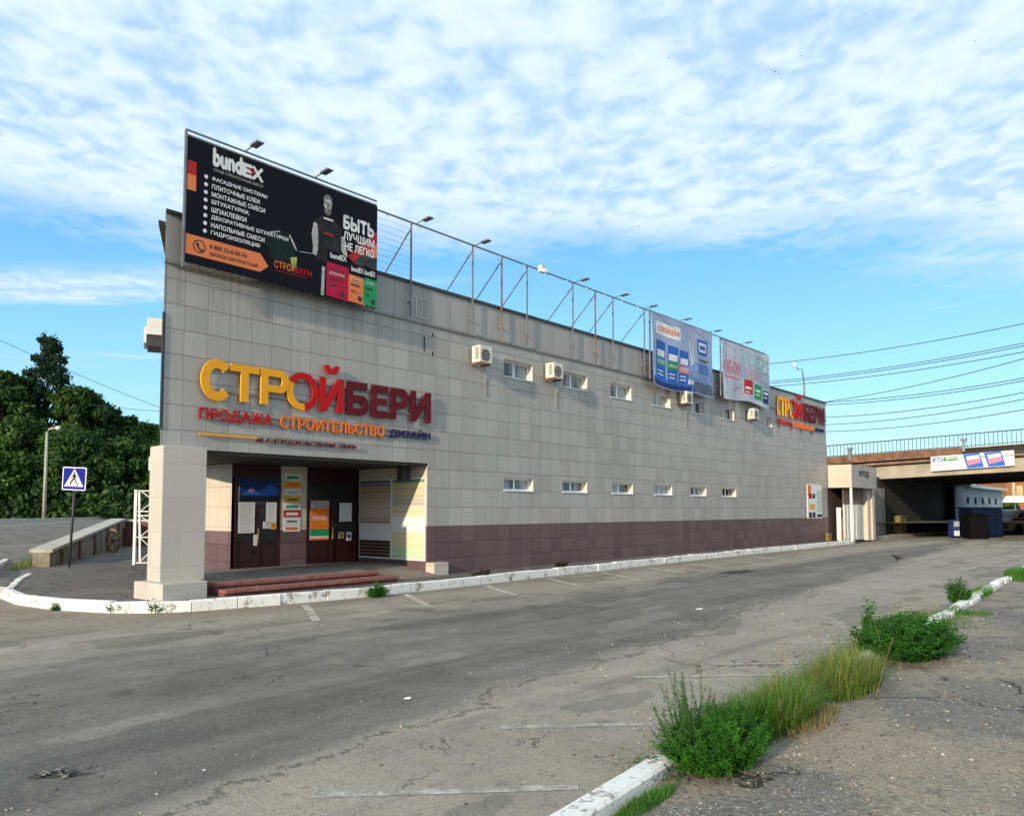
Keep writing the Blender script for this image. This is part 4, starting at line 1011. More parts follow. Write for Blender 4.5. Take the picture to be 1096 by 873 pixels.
for pts_, mt_ in (([(2.5, .3), (2.62, .3), (2.8, 1.1), (2.7, 1.9), (2.62, 1.9), (2.7, 1.1)], M_PWHITE), ([(2.72, .3), (2.8, .3), (2.95, 1.2), (2.86, 2.2), (2.82, 2.2), (2.88, 1.2)], M_PWHITE), ([(2.78, 1.8), (2.95, 1.85), (2.93, 2.25), (2.84, 2.25)], M_PGREY)):
    pm.raw([sf(x, y, .009) for x, y in pts_], [tuple(range(len(pts_)))], mt_)
cloth_rect(pm, sf, 2.9, 4.45, .05, .45, mat('slate_print', (.10, .14, .2), .62, .3, 3, 0, .12), .006); cloth_rect(pm, sf, .1, 3.0, .03, .2, M_PNAVY, .005)
pm.build('printed_picture', None, sub(cl, r), FR)
mb = MB(); mb.bar((23.14, -.26, 6.2), (23.14, -.26, 8.62), .05, .05); mb.bar((27.68, -.26, 6.2), (27.68, -.26, 8.62), .05, .05); mb.bar((23.14, -.26, 8.56), (27.68, -.26, 8.56), .04, .04); mb.bar((23.2, -.26, 6.25), (27.68, -.26, 6.25), .04, .04); mb.build('frame', M_STEEL, r, FR)
r, cl, sf = banner('advertising_banner', 'faded see-through banner with pale pink lettering beside the blue banner', 28.5, 33.05, 6.16, 8.45, M_BANB, seed=8, bulge=.08)
pm = MB()
for q_ in range(6): cloth_rect(pm, sf, .35 + q_ * .7, .40 + q_ * .7, .1, 2.2, mat('fold_line_print', (.36, .38, .47), .6, .1), .004)
cloth_rect(pm, sf, 1.65, 4.4, 1.55, 2.1, mat('pale_teal_print', (.34, .46, .52), .6, .3, 3), .004)
cloth_rect(pm, sf, 3.6, 4.45, .8, 1.5, mat('pale_slate_print', (.26, .33, .42), .6, .3, 3), .004)
text(pm, 'ОБОИ', .15, 1.65, 1.05, 1.55, lambda x, y, n: sf(x, y, .008), M_PPINK, .03); cloth_rect(pm, sf, .15, 1.6, .85, .95, M_PPINK, .006)
text(pm, 'ЦЕНА', 2.2, 3.6, .95, 1.45, lambda x, y, n: sf(x, y, .008), mat('pale_pink_print', (.55, .34, .42), .62, .1, 3, 0, .12), .02)
cloth_rect(pm, sf, 1.75, 2.1, 1.0, 1.5, mat('pale_blue_print', (.3, .36, .55), .62, .2, 3, 0, .12), .006)
cloth_rect(pm, sf, 2.0, 2.75, .35, .95, M_PRED, .006); cloth_rect(pm, sf, 2.95, 3.7, .22, .86, M_PGREEN, .006); cloth_rect(pm, sf, 3.78, 4.45, .18, .72, M_PNAVY, .006)
for q, x_ in ((0, 2.1), (1, 3.05), (2, 3.86)): cloth_rect(pm, sf, x_, x_ + .5, .55, .65, M_PWHITE, .011); cloth_rect(pm, sf, x_, x_ + .4, .40, .45, M_PWHITE, .011)
for a_, b_ in (((1.7, .5), (4.4, 2.0)), ((.2, .2), (1.6, .55)), ((2.0, .8), (4.3, .55))):
    pm.raw([sf(a_[0], a_[1], .007), sf(b_[0], b_[1], .007), sf(b_[0], b_[1] + .06, .007), sf(a_[0], a_[1] + .06, .007)], [(0, 1, 2, 3)], M_PGREY)
pm.build('printed_picture', None, sub(cl, r), FR)
mb = MB(); mb.bar((28.48, -.26, 6.2), (28.48, -.26, 8.55), .05, .05); mb.bar((33.08, -.26, 6.1), (33.08, -.26, 8.5), .05, .05); mb.bar((28.48, -.26, 8.48), (33.08, -.26, 8.48), .04, .04); mb.build('frame', M_STEEL, r, FR)

# poster low at the far end of the facade
r = thing('wall_poster', 'narrow white poster with photographs low at the far end of the grey facade', 'poster', (38.4, -.01, 1.3), FR)
p0, p1 = sx(864, 530, -.02), sx(879.5, 530, -.02); mb = MB(); mb.box(p0, p1, -.03, -.004, 1.32, 2.98); mb.build('panel', M_PWHITE, r, FR)
mb = MB(); fn = on_facade(p0, 1.32, -.032); w_ = p1 - p0
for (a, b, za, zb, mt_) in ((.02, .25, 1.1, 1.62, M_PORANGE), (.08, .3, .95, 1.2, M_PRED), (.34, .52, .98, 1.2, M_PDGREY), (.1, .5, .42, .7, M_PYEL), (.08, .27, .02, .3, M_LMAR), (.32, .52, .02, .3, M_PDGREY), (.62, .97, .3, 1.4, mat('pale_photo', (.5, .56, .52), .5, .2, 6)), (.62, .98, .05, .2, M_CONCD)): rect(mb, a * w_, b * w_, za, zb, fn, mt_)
mb.build('photographs', None, r, FR)

# ------------------------------------------------------------ air conditioners
def ac(s0, s1, z0, z1, label, d=.30):
    r = thing('air_conditioner', label, 'air conditioner', ((s0 + s1) / 2, -.2, z0), FR, group='air conditioners on the long facade')
    b = MB(); b.box(s0, s1, -.07 - d, -.07, z0 + .05, z1); b.build('casing', M_AC, r, FR, bevel=.015)
    g = MB(); rr = min(s1 - s0, z1 - z0) * .36; cx, cz = s0 + (s1 - s0) * .45, (z0 + z1) / 2
    o_ = ell(cx, cz, rr, rr, 20); g.raw([(x, -.073 - d, y) for x, y in o_], [tuple(range(20))], M_ACD)
    for q in range(5): g.box(cx - rr, cx + rr, -.078 - d, -.074 - d, cz - rr * .8 + q * rr * .4 - .006, cz - rr * .8 + q * rr * .4 + .006, M_AC)
    g.build('fan_grille', None, r, FR)
    v_ = MB()
    for q in range(7): v_.box(s0 - .006, s0 - .001, -.07 - d * .85, -.07 - d * .45, z0 + .14 + q * .045, z0 + .16 + q * .045)
    v_.build('side_louvre', M_ACD, r, FR)
    k = MB(); k.box(s0 + .04, s0 + .08, -.05 - d, -.002, z0, z0 + .045); k.box(s1 - .08, s1 - .04, -.05 - d, -.002, z0, z0 + .045); k.build('bracket', M_RUST, r, FR)
    hs = MB(); hs.tube([(s1 - .03, -.09, z0 + .1), (s1 + .07, -.05, z0 + .04), (s1 + .06, -.025, z0 - .35), (s1 + .09, -.02, z0 - .75)], .012, 5); hs.build('hose', mat('hose_grey', (.30, .29, .27), .7, .1), r, FR)
for (xa, xb, ya, yb, lb) in ((508, 527, 370.5, 391.5, 'air conditioner left of the first upper window, nearest the entrance'), (585, 603, 389.7, 406.7, 'air conditioner overlapping the second upper window'),
                             (726, 741.5, 417, 435.5, 'air conditioner under the blue grey banner'), (799, 812, 435, 452, 'air conditioner under the faded pink banner, farthest away')):
    sa = fac(xa, ya, -.3)[0] - .1; sb = fac(xb, ya, -.37)[0]
    sa = max(sa, sb - .47)
    zc_ = (fac(xb, ya, -.37)[1] + fac(xb, yb, -.37)[1]) / 2
    ac(sa, sb, zc_ - .26, zc_ + .23, lb)
# on the left side wall, along the street
sd = Vector((-.446, 1, 0)).normalized(); sn = Vector((-sd.y, sd.x, 0)) ; 
def side_box(name, label, x0, x1, y0, y1, D_, depth, cat):
    p = at(x1, y1, D_); q = at(x0, y0, D_); wdt = abs(p.x - q.x); hh = q.z - p.z
    r = thing(name, label, cat, p, W, rotz=math.atan2(sd.y, sd.x))
    def P_(a, b, c): v_ = p + sd * a + sn * b + Vector((0, 0, c)); return tuple(v_)
    return r, P_, wdt, hh
def pbox(mb, P_, a0, a1, b0, b1, c0, c1, mt=None):
    v = [P_(x, y, z) for z in (c0, c1) for x, y in ((a0, b0), (a1, b0), (a1, b1), (a0, b1))]
    mb.raw(v, [(3, 2, 1, 0), (4, 5, 6, 7), (0, 1, 5, 4), (1, 2, 6, 5), (2, 3, 7, 6), (3, 0, 4, 7)], mt)
r, P_, w_, h_ = side_box('air_conditioner', 'white air conditioner with dark underside sticking out high on the left side wall', 159, 173.5, 341, 375, 14.5, .8, 'air conditioner')
b = MB(); pbox(b, P_, 0, .75, 0, w_, h_ * .48, h_); b.build('casing', M_BOX, r, W)
b = MB(); pbox(b, P_, .04, .72, .01, w_ - .01, .08, h_ * .479); pbox(b, P_, -.0, .04, .02, w_ - .03, h_ * .12, h_ * .2); b.build('tray', M_ACD, r, W)
b = MB(); pbox(b, P_, .05, .7, w_ + .001, w_ + .05, h_ * .22, h_ * .72); b.build('fan_grille', M_BOX, r, W)
r, P_, w_, h_ = side_box('wall_box', 'small pale metal box on the left side wall beside the column top', 160.5, 172, 489, 503.5, 15.6, .3, 'box')
b = MB(); pbox(b, P_, 0, .3, .0, w_, 0, h_); b.build('casing', M_BOX, r, W, bevel=.01)
b = MB(); pbox(b, P_, -.006, -.001, .03, w_ - .03, .04, h_ - .04); b.build('lid', mat('box_lid', (.5, .52, .52), .5, .1), r, W)

# ------------------------------------------------------------ things at the left
base = gr(74, 607, .175)
rs = thing('road_sign', 'blue square pedestrian crossing sign on a leaning dark pole at the pavement', 'road sign', base, W)
top = at(81.5, 500, base.y); 
mb = MB(); mb.tube([base, base + (top - base) * .98], .032, 10); mb.build('pole', mat('dark_pole', (.03, .035, .045), .5, .2), rs, W, smooth=True)
sgn = MB(); ctr = base + (top - base) * .885; SWd, SHt = .345, .315
ex = Vector((.995, -.10, -.045)).normalized(); ez = Vector((.03, 0, 1)).normalized(); ey = ex.cross(ez) * -1
ctr = ctr - Vector((0, .04, 0))
def sp_(x, y, n): v_ = ctr + ex * x + ez * y - Vector((0, 1, 0)) * n; return tuple(v_)
def rr_poly(a, b, r_, k=5):
    out = []
    for cx, cy, a0 in ((a - r_, b - r_, 0), (-a + r_, b - r_, 90), (-a + r_, -b + r_, 180), (a - r_, -b + r_, 270)):
        for i in range(k + 1): out.append((cx + r_ * math.cos(R(a0 + 90 * i / k)), cy + r_ * math.sin(R(a0 + 90 * i / k))))
    return out
sgn.prism(rr_poly(SWd, SHt, .04), 0, .015, M_WHITE, fn=sp_); pn = sgn.build('sign_panel', None, rs, W)
pg = MB(); poly(pg, rr_poly(SWd - .025, SHt - .025, .03), sp_, M_SIGNBLUE, .018); poly(pg, [(-.28, -.215), (.28, -.215), (0, .275)], sp_, M_PWHITE, .021)
for q in ([(x - .005, y + .155) for x, y in ell(0, 0, .028, .03, 12)], [(-.03, .12), (.03, .125), (.035, .0), (-.03, .0)], [(-.03, .02), (.02, .0), (-.06, -.09), (-.09, -.17), (-.125, -.165), (-.1, -.08)],
          [(0, .01), (.035, .01), (.075, -.09), (.13, -.15), (.115, -.175), (.045, -.1)], [(.03, .12), (.05, .1), (.085, .03), (.065, .02), (.03, .07)], [(-.03, .11), (-.03, .07), (-.085, .01), (-.1, .025)]): poly(pg, q, sp_, M_BLACK, .024)
for x_ in (-.20, -.11, -.02, .07): poly(pg, [(x_, -.2), (x_ + .05, -.2), (x_ + .06, -.178), (x_ + .02, -.178)], sp_, M_BLACK, .0235)
pg.build('pictogram', None, sub(pn, rs), W)

# white lattice barrier left of the column
p0 = gr(143.5, 604, .175); p1 = p0 + Vector((2.3, .35, 0)); ht = 2.14
fe = thing('lattice_barrier', 'tall white welded lattice barrier behind the column', 'fence', p0, W)
fd = (p1 - p0).normalized(); up_ = Vector((0, 0, 1))
mb = MB(); mb.bar(p0, p0 + up_ * ht, .07, .07); mb.build('post', M_WHITE, fe, W)
mb = MB(); mb.bar(p0 + fd * .14 + Vector((0, .05, .05)), p0 + fd * .09 + up_ * ht * .97, .05, .05); mb.build('post', M_WHITE, fe, W)
mb = MB()
mb.bar(p1, p1 + up_ * ht, .06, .06)
lv = [.03, .72, 1.22, 1.52, 2.11]
for z_ in (.05, .78, 1.40, 1.52, 2.11): mb.bar(p0 + up_ * z_, p1 + up_ * z_, .03, .03)
cell_ = .62
for za, zb in ((.05, .78), (.78, 1.40), (1.52, 2.11)):
    for i in range(3):
        a = p0 + fd * (.12 + i * .72); b = p0 + fd * (.12 + (i + 1) * .72); mb.bar(a + up_ * za, b + up_ * zb, .02, .02); mb.bar(a + up_ * zb + Vector((0, .022, 0)), b + up_ * za + Vector((0, .022, 0)), .02, .02)
mb.build('lattice', M_WHITE, fe, W)

# low wall rising with the street
rw = thing('retaining_wall', 'low stained stone wall with pale coping rising along the side street', 'wall', (A_W.x, A_W.y, .17), W)
mb = MB(); nseg = 13; LW_ = (B_W - A_W).length
def wtop(u_): return .56 + (1.27 - .56) * (u_ / LW_)
vs = []; 
for i in range(nseg + 1):
    u_ = LW_ * i / nseg; a = A_W + Wd * u_; b = a + Wn * .42
    vs += [(a.x, a.y, .0), (a.x, a.y, wtop(u_)), (b.x, b.y, wtop(u_)), (b.x, b.y, .0)]
fc = [(4 * i + j, 4 * i + 4 + j, 4 * i + 4 + (j + 1) % 4, 4 * i + (j + 1) % 4) for i in range(nseg) for j in range(4)] + [(0, 1, 2, 3), (4 * nseg + 3, 4 * nseg + 2, 4 * nseg + 1, 4 * nseg)]
mb.raw(vs, fc); mb.build('wall', M_STONE, rw, W)
mb = MB(); vs = []
for i in range(nseg + 1):
    u_ = LW_ * i / nseg; a = A_W + Wd * u_ - Wn * .06; b = A_W + Wd * u_ + Wn * .5
    vs += [(a.x, a.y, wtop(u_) + .002), (a.x, a.y, wtop(u_) + .09), (b.x, b.y, wtop(u_) + .09), (b.x, b.y, wtop(u_) + .002)]
mb.raw(vs, fc); mb.build('coping', M_COPING, rw, W)
mb = MB()
for i in range(5):
    u_ = 1.2 + i * 2.5; a = A_W + Wd * u_ - Wn * .05; b = A_W + Wd * (u_ + .25) - Wn * .05; c = A_W + Wd * (u_ + .25); d = A_W + Wd * u_; z_ = wtop(u_)
    mb.prism([tuple(a), tuple(b), tuple(c), tuple(d)], .1, z_)
mb.build('pier', M_BRICKRED, rw, W)
rw2 = thing('retaining_wall', 'dark red brick wall at the end of the yard behind the lattice', 'wall', (B_W.x + 3, B_W.y + .5, .17), W)
q0 = Vector((B_W.x + .02, B_W.y)); q1 = q0 + Vector((14, 1.6)); nn = Vector((-.11, 1)).normalized() * .4
mb = MB(); mb.prism([tuple(q0), tuple(q1), tuple(q1 + nn), tuple(q0 + nn)], 0, 1.22); mb.build('wall', M_BRICKRED, rw2, W)
mb = MB(); mb.prism([tuple(q0 - nn * .15), tuple(q1 - nn * .15), tuple(q1 + nn), tuple(q0 + nn)], 1.222, 1.31); mb.build('coping', M_COPING, rw2, W)
# rusty ring leaning on the wall
c = gr(119, 590.5, .175); wr = thing('wheel', 'rusty old wheel rim leaning on the foot of the stone wall', 'wheel', c, W, rotz=R(100))
mb = MB(); k = 24; rim = []
for i in range(k + 1):
    a = 2 * math.pi * i / k; rim.append((c.x + .20 * math.cos(a), c.y + .1 - .06 * math.sin(a) + .15 * math.cos(a) * .3, c.z + .42 + .40 * math.sin(a)))
mb.tube(rim, .055, 8); mb.build('rim', mat('rusty_rim', (.28, .14, .05), .8, .3, 6), wr, W, smooth=True)
mb = MB(); mb.tube([(c.x, c.y + .05, c.z + .42), (c.x + .03, c.y + .15, c.z + .42)], .08, 10)
for i in range(5):
    a = 2 * math.pi * i / 5; mb.bar((c.x, c.y + .1, c.z + .42), (c.x + .19 * math.cos(a), c.y + .1 - .06 * math.sin(a) + .045 * math.cos(a), c.z + .42 + .38 * math.sin(a)), .05, .02)
mb.build('hub', M_RUST, wr, W)
# street lamp
def lamp(name, label, base, hgt, arm, r0=.09, mt=None):
    r = thing(name, label, 'street lamp', base, W); b = Vector(base); mt = mt or mat('lamp_post_grey', (.36, .34, .30), .7, .15)
    m_ = MB(); m_.tube([b, b + Vector((0, 0, hgt))], r0, 8, r1=r0 * .6); m_.build('post', mt, r, W, smooth=True)
    t_ = b + Vector((0, 0, hgt)); a = Vector(arm)
    m_ = MB(); m_.tube([t_ - Vector((0, 0, .1)), t_ + a * .15 + Vector((0, 0, abs(a.z) * .5)), t_ + a * .5 + Vector((0, 0, .12)), t_ + a * .85], r0 * .5, 6); m_.build('arm', mt, r, W, smooth=True)
    m_ = MB(); e = t_ + a; d = Vector((a.x, a.y, a.z * .3)).normalized(); m_.tube([t_ + a * .75, t_ + a * .8, e - d * .05, e], r0 * 1.25, 8, r1=r0 * .9); m_.build('lamp_head', M_BOX, r, W, smooth=True)
lb_ = gr(47, 555.5, .95); lamp('street_lamp', 'pale concrete street lamp in front of the dark trees', lb_, at(47, 462, lb_.y).z - lb_.z, (1.05, 0, .35), .16)
p = FR @ Vector((38.9, 1.2, 7.1)); e0 = at(861, 428, p.y); 
lamp('street_lamp', 'thin grey lamp rising behind the roof near the far end of the building', (e0.x, p.y, 7.1), at(861, 408, p.y).z - 7.1, (-.55, 0, .95), .06, M_STEEL)

# ------------------------------------------------------------ trees at the left
def quads(mb, cs, size, rg, flat=.0, aspect=1.6):
    for c in cs:
        a = Vector((rg.gauss(0, 1), rg.gauss(0, 1), rg.gauss(0, 1) * (1 - flat))).normalized(); b = a.cross(Vector((rg.gauss(0, 1), rg.gauss(0, 1), rg.gauss(0, 1)))).normalized()
        s_ = size * rg.uniform(.6, 1.35); a *= s_ * aspect * .5; b *= s_ * .5
        mb.v += [tuple(c - a), tuple(c + b * .9 - a * .1), tuple(c + a), tuple(c - b * .9 + a * .1)]; n_ = len(mb.v); mb.f.append((n_ - 4, n_ - 3, n_ - 2, n_ - 1)); mb.m.append(0)
def tree(name, label, base, hgt, rad, lmat, seed, leaves=7000, size=.55, shape='round', low=.06, cat='tree', group='trees across the street'):
    rg = random.Random(seed); b = Vector(base); r = thing(name, label, cat, b, W, group=group)
    m_ = MB(); lean = Vector((rg.uniform(-.3, .3), rg.uniform(-.3, .3), 0))
    m_.tube([b, b + Vector((0, 0, hgt * .3)) + lean * .4, b + Vector((0, 0, hgt * .62)) + lean, b + Vector((0, 0, hgt * .9)) + lean], hgt * .018 + .06, 7, r1=.03)
    clumps = []
    nc = 70 if shape == 'round' else 120
    for i in range(nc):
        if shape == 'round':
            zf = low + (1 - low) * rg.random() ** .8; prof = math.sqrt(max(.06, 1 - ((zf - .42) / .60) ** 2)); 
        else:
            zf = low + (.97 - low) * (i / nc); prof = min(.85, max(.05, 1.45 * (1.03 - zf))) * (.75 + .4 * rg.random())
        an = rg.uniform(0, 2 * math.pi); q = rad * prof * math.sqrt(rg.uniform(.15, 1)) * .88
        clumps.append((b + lean * zf + Vector((q * math.cos(an), q * math.sin(an), hgt * zf * .95)), rad * rg.uniform(.15, .32) * (1 if shape == 'round' else .28 + .62 * (1 - zf))))
    for c, cr in clumps[::2]: m_.tube([b + Vector((0, 0, max(.5, (c.z - b.z) * .6))), c], .07, 5, r1=.02)
    m_.build('trunk', M_TRUNK, r, W, smooth=True)
    l = MB(); per = leaves // len(clumps)
    for c, cr in clumps:
        cs = []
        for _ in range(per):
            d = Vector((rg.gauss(0, 1), rg.gauss(0, 1), rg.gauss(0, 1))).normalized() * cr * rg.uniform(.35, 1.15) ** .7
            d.z *= .75; p_ = c + d
            if p_.z > b.z + .1: cs.append(p_)
        quads(l, cs, size, rg)
        tw = c + Vector((rg.gauss(0, 1), rg.gauss(0, 1), rg.uniform(.1, 1.2))).normalized() * cr * rg.uniform(1.1, 1.75)      # a stray twig breaking the outline
        quads(l, [c + (tw - c) * rg.uniform(.5, 1) + Vector((rg.gauss(0, .16), rg.gauss(0, .16), rg.gauss(0, .16))) for _ in range(26)], size * .8, rg)
    l.build('crown', lmat, r, W)
TL = [  # px, top y, half-width px, distance, kind
    (44, 346, 60, 80, 'c', 'tall dark conifer standing above the tree line', M_LEAFP),
    (-2, 394, 40, 76, 'r', 'broad dark tree at the left edge of the photo', M_LEAFD),
    (86, 416, 26, 78, 'r', 'dark broadleaf tree right of the conifer', M_LEAFD),
    (124, 434, 22, 84, 'r', 'dark tree between the conifer and the shop, with a rounded top', M_LEAFM),
    (154, 450, 18, 88, 'r', 'lighter green tree close to the corner of the shop', M_LEAFL),
    (18, 404, 26, 79, 'r', 'dark tree filling the gap left of the conifer', M_LEAFD),
    (66, 412, 20, 77, 'r', 'dark tree touching the right flank of the conifer', M_LEAFM),
    (106, 424, 18, 81, 'r', 'full dark tree above the crossing sign', M_LEAFD),
    (140, 444, 16, 86, 'r', 'mid green tree above the lattice barrier', M_LEAFM),
    (186, 462, 30, 92, 'r', 'yellowish green tree half hidden behind the shop', M_LEAFL),
    (-52, 380, 45, 80, 'r', 'dark tree beyond the left edge', M_LEAFD),
    (20, 452, 42, 69, 'r', 'lower dark tree behind the street lamp', M_LEAFM),
    (72, 462, 40, 70, 'r', 'lower dark tree behind the crossing sign', M_LEAFD),
    (118, 470, 36, 71, 'r', 'lower dark tree right of the crossing sign', M_LEAFD),
    (158, 478, 30, 73, 'r', 'lower dark tree behind the lattice barrier', M_LEAFM)]
for i, (px, ty, hw, D_, kd_, lb, lm) in enumerate(TL):
    p = at(px, 555, D_); zb = .94; hgt = at(px, ty, D_).z - zb; rad = hw / F_PX * D_
    tree('conifer_tree' if kd_ == 'c' else 'broadleaf_tree', lb, (p.x, D_, zb), hgt, rad * (1.18 if kd_ == 'r' else 1.2), lm, 40 + i, 16000 if kd_ == 'r' else 15000, .30 if kd_ == 'r' else .24, 'round' if kd_ == 'r' else 'cone', low=.03)
# hedge foot under the trees: one mass of undergrowth
rg = random.Random(77); mb = MB(); cs = []
for i in range(16000):
    px = rg.uniform(-140, 235); d_ = rg.uniform(66, 74); p = at(px, 545, d_); cs.append(Vector((p.x, d_, .95 + abs(rg.gauss(0, 1)) * 1.1)))
quads(mb, cs, .34, rg); stuff(mb.build('undergrowth', M_LEAFD), 'dark undergrowth along the far side of the street', 'undergrowth')

# ------------------------------------------------------------ the far right: kiosk annex, bridge, what stands under and beyond it
KA = 41.0
k0 = -1.18
an = thing('entrance_annex', 'low annex with beige canopy box, white post and white door at the far end', 'annex', (KA, 0, 0), FR)
ke = fac(938, 508, k0)[0]
mb = MB(); mb.raw([(KA, 0, 2.86), (KA, k0, 2.86), (KA, k0, 4.02), (KA, 0, 4.02)], [(3, 2, 1, 0)], M_CREAM); mb.raw([(KA, k0, 2.86), (ke, k0, 2.86), (ke, k0, 4.02), (KA, k0, 4.02)], [(0, 1, 2, 3)], M_TILE)
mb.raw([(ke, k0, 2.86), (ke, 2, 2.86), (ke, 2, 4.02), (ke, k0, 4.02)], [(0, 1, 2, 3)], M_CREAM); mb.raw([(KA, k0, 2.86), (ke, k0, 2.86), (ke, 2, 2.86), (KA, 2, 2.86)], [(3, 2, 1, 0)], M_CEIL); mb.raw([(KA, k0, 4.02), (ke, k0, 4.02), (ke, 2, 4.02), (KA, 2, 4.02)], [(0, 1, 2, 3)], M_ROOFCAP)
cp = mb.build('canopy', None, an, FR)
mb = MB(); text(mb, 'ВХОД', fac(919.5, 507, k0)[0], fac(929.5, 507, k0)[0], fac(925, 511, k0)[1], fac(925, 504, k0)[1], lambda x, y, n: (x, k0 - .02, y), M_DARK, .012); mb.build('lettering', M_DARK, sub(cp, an), FR)
mb = MB(); mb.raw([(KA + 1.2, k0 + .4, 4.03), (ke - .1, k0 + .3, 4.03), (ke - .1, 1.5, 4.36), (KA + 1.2, 1.5, 4.36)], [(0, 1, 2, 3)]); mb.box(KA + 1.2, ke - .1, 1.4, 1.5, 4.03, 4.36); mb.build('roof_sheet', M_WHITE, an, FR)
mb = MB(); mb.bar((KA + .12, k0 + .08, .15), (KA + .12, k0 + .08, 2.86), .10, .10); mb.build('post', M_WHITE, an, FR)
mb = MB()
mb.raw([(KA + .01, .05, .1), (ke + 3, .05, .1), (ke + 3, .05, 2.86), (KA + .01, .05, 2.86)], [(0, 1, 2, 3)], mat('annex_dark_wall', (.10, .06, .05), .8, .2)); mb.box(ke - .5, ke - .02, k0 + .35, .04, .1, 2.86, M_CREAM)
mb.build('wall', None, an, FR)
dA, dB = fac(903, 560, -.6)[0], fac(928.5, 560, -.6)[0]
mb = MB(); mb.box(dA, dB, -.62, -.58, .15, 2.02); dr = mb.build('door', mat('annex_door_cream', (.66, .63, .53), .5, .06), an, FR)
mb = MB()
for q in range(9): mb.box(dA + .1 + q * (dB - dA - .2) / 8 - .015, dA + .1 + q * (dB - dA - .2) / 8 + .015, -.635, -.621, .25, 1.95)
mb.build('slat', M_PVC, sub(dr, an), FR)
mb = MB(); mb.box(dA, dB, -.61, -.57, 2.02, 2.85); mb.build('transom', mat('annex_transom', (.16, .12, .10), .7, .2), an, FR)
mb = MB(); mb.box(ke + .02, ke + .45, k0 + .25, k0 + .6, .1, 2.86); mb.build('pier', mat('annex_pier_pink', (.50, .41, .36), .8, .12), an, FR)
# vending machine in the annex's shade
vm0, vm1 = fac(897, 560, -.3)[0], fac(902.5, 560, -.3)[0]
vm = thing('vending_machine', 'pale vending machine with an orange foot beside the annex post', 'vending machine', (vm0, -.3, .15), FR)
mb = MB(); mb.box(vm0, vm1, -.45, -.22, .15, 1.85); mb.build('cabinet', M_BOX, vm, FR, bevel=.02)
mb = MB(); mb.box(vm0 + .08, vm1 - .08, -.462, -.451, 1.35, 1.7); mb.build('screen', M_DARK, vm, FR)
mb = MB(); mb.box(vm0 + .08, vm1 - .08, -.462, -.451, .25, .75); mb.build('panel', M_LORA, vm, FR)
mb = MB(); mb.box(vm0 + .2, vm1 - .2, -.475, -.451, .95, 1.15); mb.build('tray', M_ACD, vm, FR)
bx0 = fac(888, 570, -.3)[0]; 
pb = MB(); pb.prism([(bx0, -.25), (bx0 + .5, -.25), (bx0 + .45, -.05), (bx0 + .05, -.05)], .15, .55, M_GOLD); tag(settle(pb.build('litter_bin', mat('brown_orange', (.13, .06, .025), .7, .2), None, FR, bevel=.02)), 'low brown orange bin left of the vending machine', 'bin')

# bridge: front face across s = 51, climbing gently to the right
BS, BE = 51.0, 71.0
def zr(t_, z_): return z_ - .034 * t_
br = thing('road_bridge', 'road bridge of stained concrete with railing crossing behind the annex', 'bridge', (BS, 0, 0), FR)
def span(name, s0, s1, z0, z1, mt, t0=24, t1=-42, root=br):
    m_ = MB(); m_.raw([(s0, t0, zr(t0, z0)), (s0, t1, zr(t1, z0)), (s0, t1, zr(t1, z1)), (s0, t0, zr(t0, z1)), (s1, t0, zr(t0, z0)), (s1, t1, zr(t1, z0)), (s1, t1, zr(t1, z1)), (s1, t0, zr(t0, z1))],
        [(0, 1, 2, 3), (7, 6, 5, 4), (0, 4, 5, 1), (3, 2, 6, 7), (0, 3, 7, 4), (1, 5, 6, 2)]); return m_.build(name, mt, root, FR)
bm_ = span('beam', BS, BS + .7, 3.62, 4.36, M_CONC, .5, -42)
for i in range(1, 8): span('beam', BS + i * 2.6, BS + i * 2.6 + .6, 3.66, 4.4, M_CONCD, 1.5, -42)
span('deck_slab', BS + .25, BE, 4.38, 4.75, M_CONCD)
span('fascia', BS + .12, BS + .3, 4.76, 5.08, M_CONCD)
span('kerb_beam', BS - .05, BS + .35, 5.09, 5.16, M_CONC)
span('rusty_panel', BS - .12, BS + .0, 4.72, 5.20, M_RUST, 12, -4.2)
m_ = MB()
for t_ in range(-40, 12, 3): m_.tube([(BS - .2, t_, zr(t_, 4.52)), (BS - .2, t_ + 3, zr(t_ + 3, 4.52))], .09, 8)
m_.build('pipe', mat('pipe_brown', (.20, .12, .085), .7, .3), br, FR)
m_ = MB(); t0, t1 = 16, -40
m_.bar((BS, t0, zr(t0, 5.92)), (BS, t1, zr(t1, 5.92)), .05, .06); m_.bar((BS, t0, zr(t0, 5.24)), (BS, t1, zr(t1, 5.24)), .04, .04)
n_ = int((t0 - t1) / .22)
for i in range(n_): t_ = t0 - i * .22; m_.bar((BS, t_, zr(t_, 5.16)), (BS, t_, zr(t_, 5.92)), .03, .03)
m_.build('railing', mat('railing_grey_blue', (.03, .04, .055), .6, .2), br, FR)
for t_ in (8, 2, -4.3, -8.9, -14):
    m_ = MB(); m_.bar((BS - .06, t_, zr(t_, 4.9)), (BS - .06, t_, zr(t_, 5.55)), .14, .14); m_.box(BS - .2, BS + .1, t_ - .16, t_ + .16, zr(t_, 5.55), zr(t_, 5.68)); m_.build('railing_post', M_STEEL, br, FR)
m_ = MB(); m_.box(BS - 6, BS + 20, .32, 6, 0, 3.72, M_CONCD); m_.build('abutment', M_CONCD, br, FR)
m_ = MB(); m_.box(BS + .8, BE, -15, -14.2, 0, 4.2); m_.build('abutment', M_CONCD, br, FR)  # unseen solid wall, added to block side light and darken the underpass
m_ = MB(); m_.box(BS - 5, BS + 14, -.55, .318, -.05, .22); struct(m_.build('underpass_footway', M_CONC, None, FR))
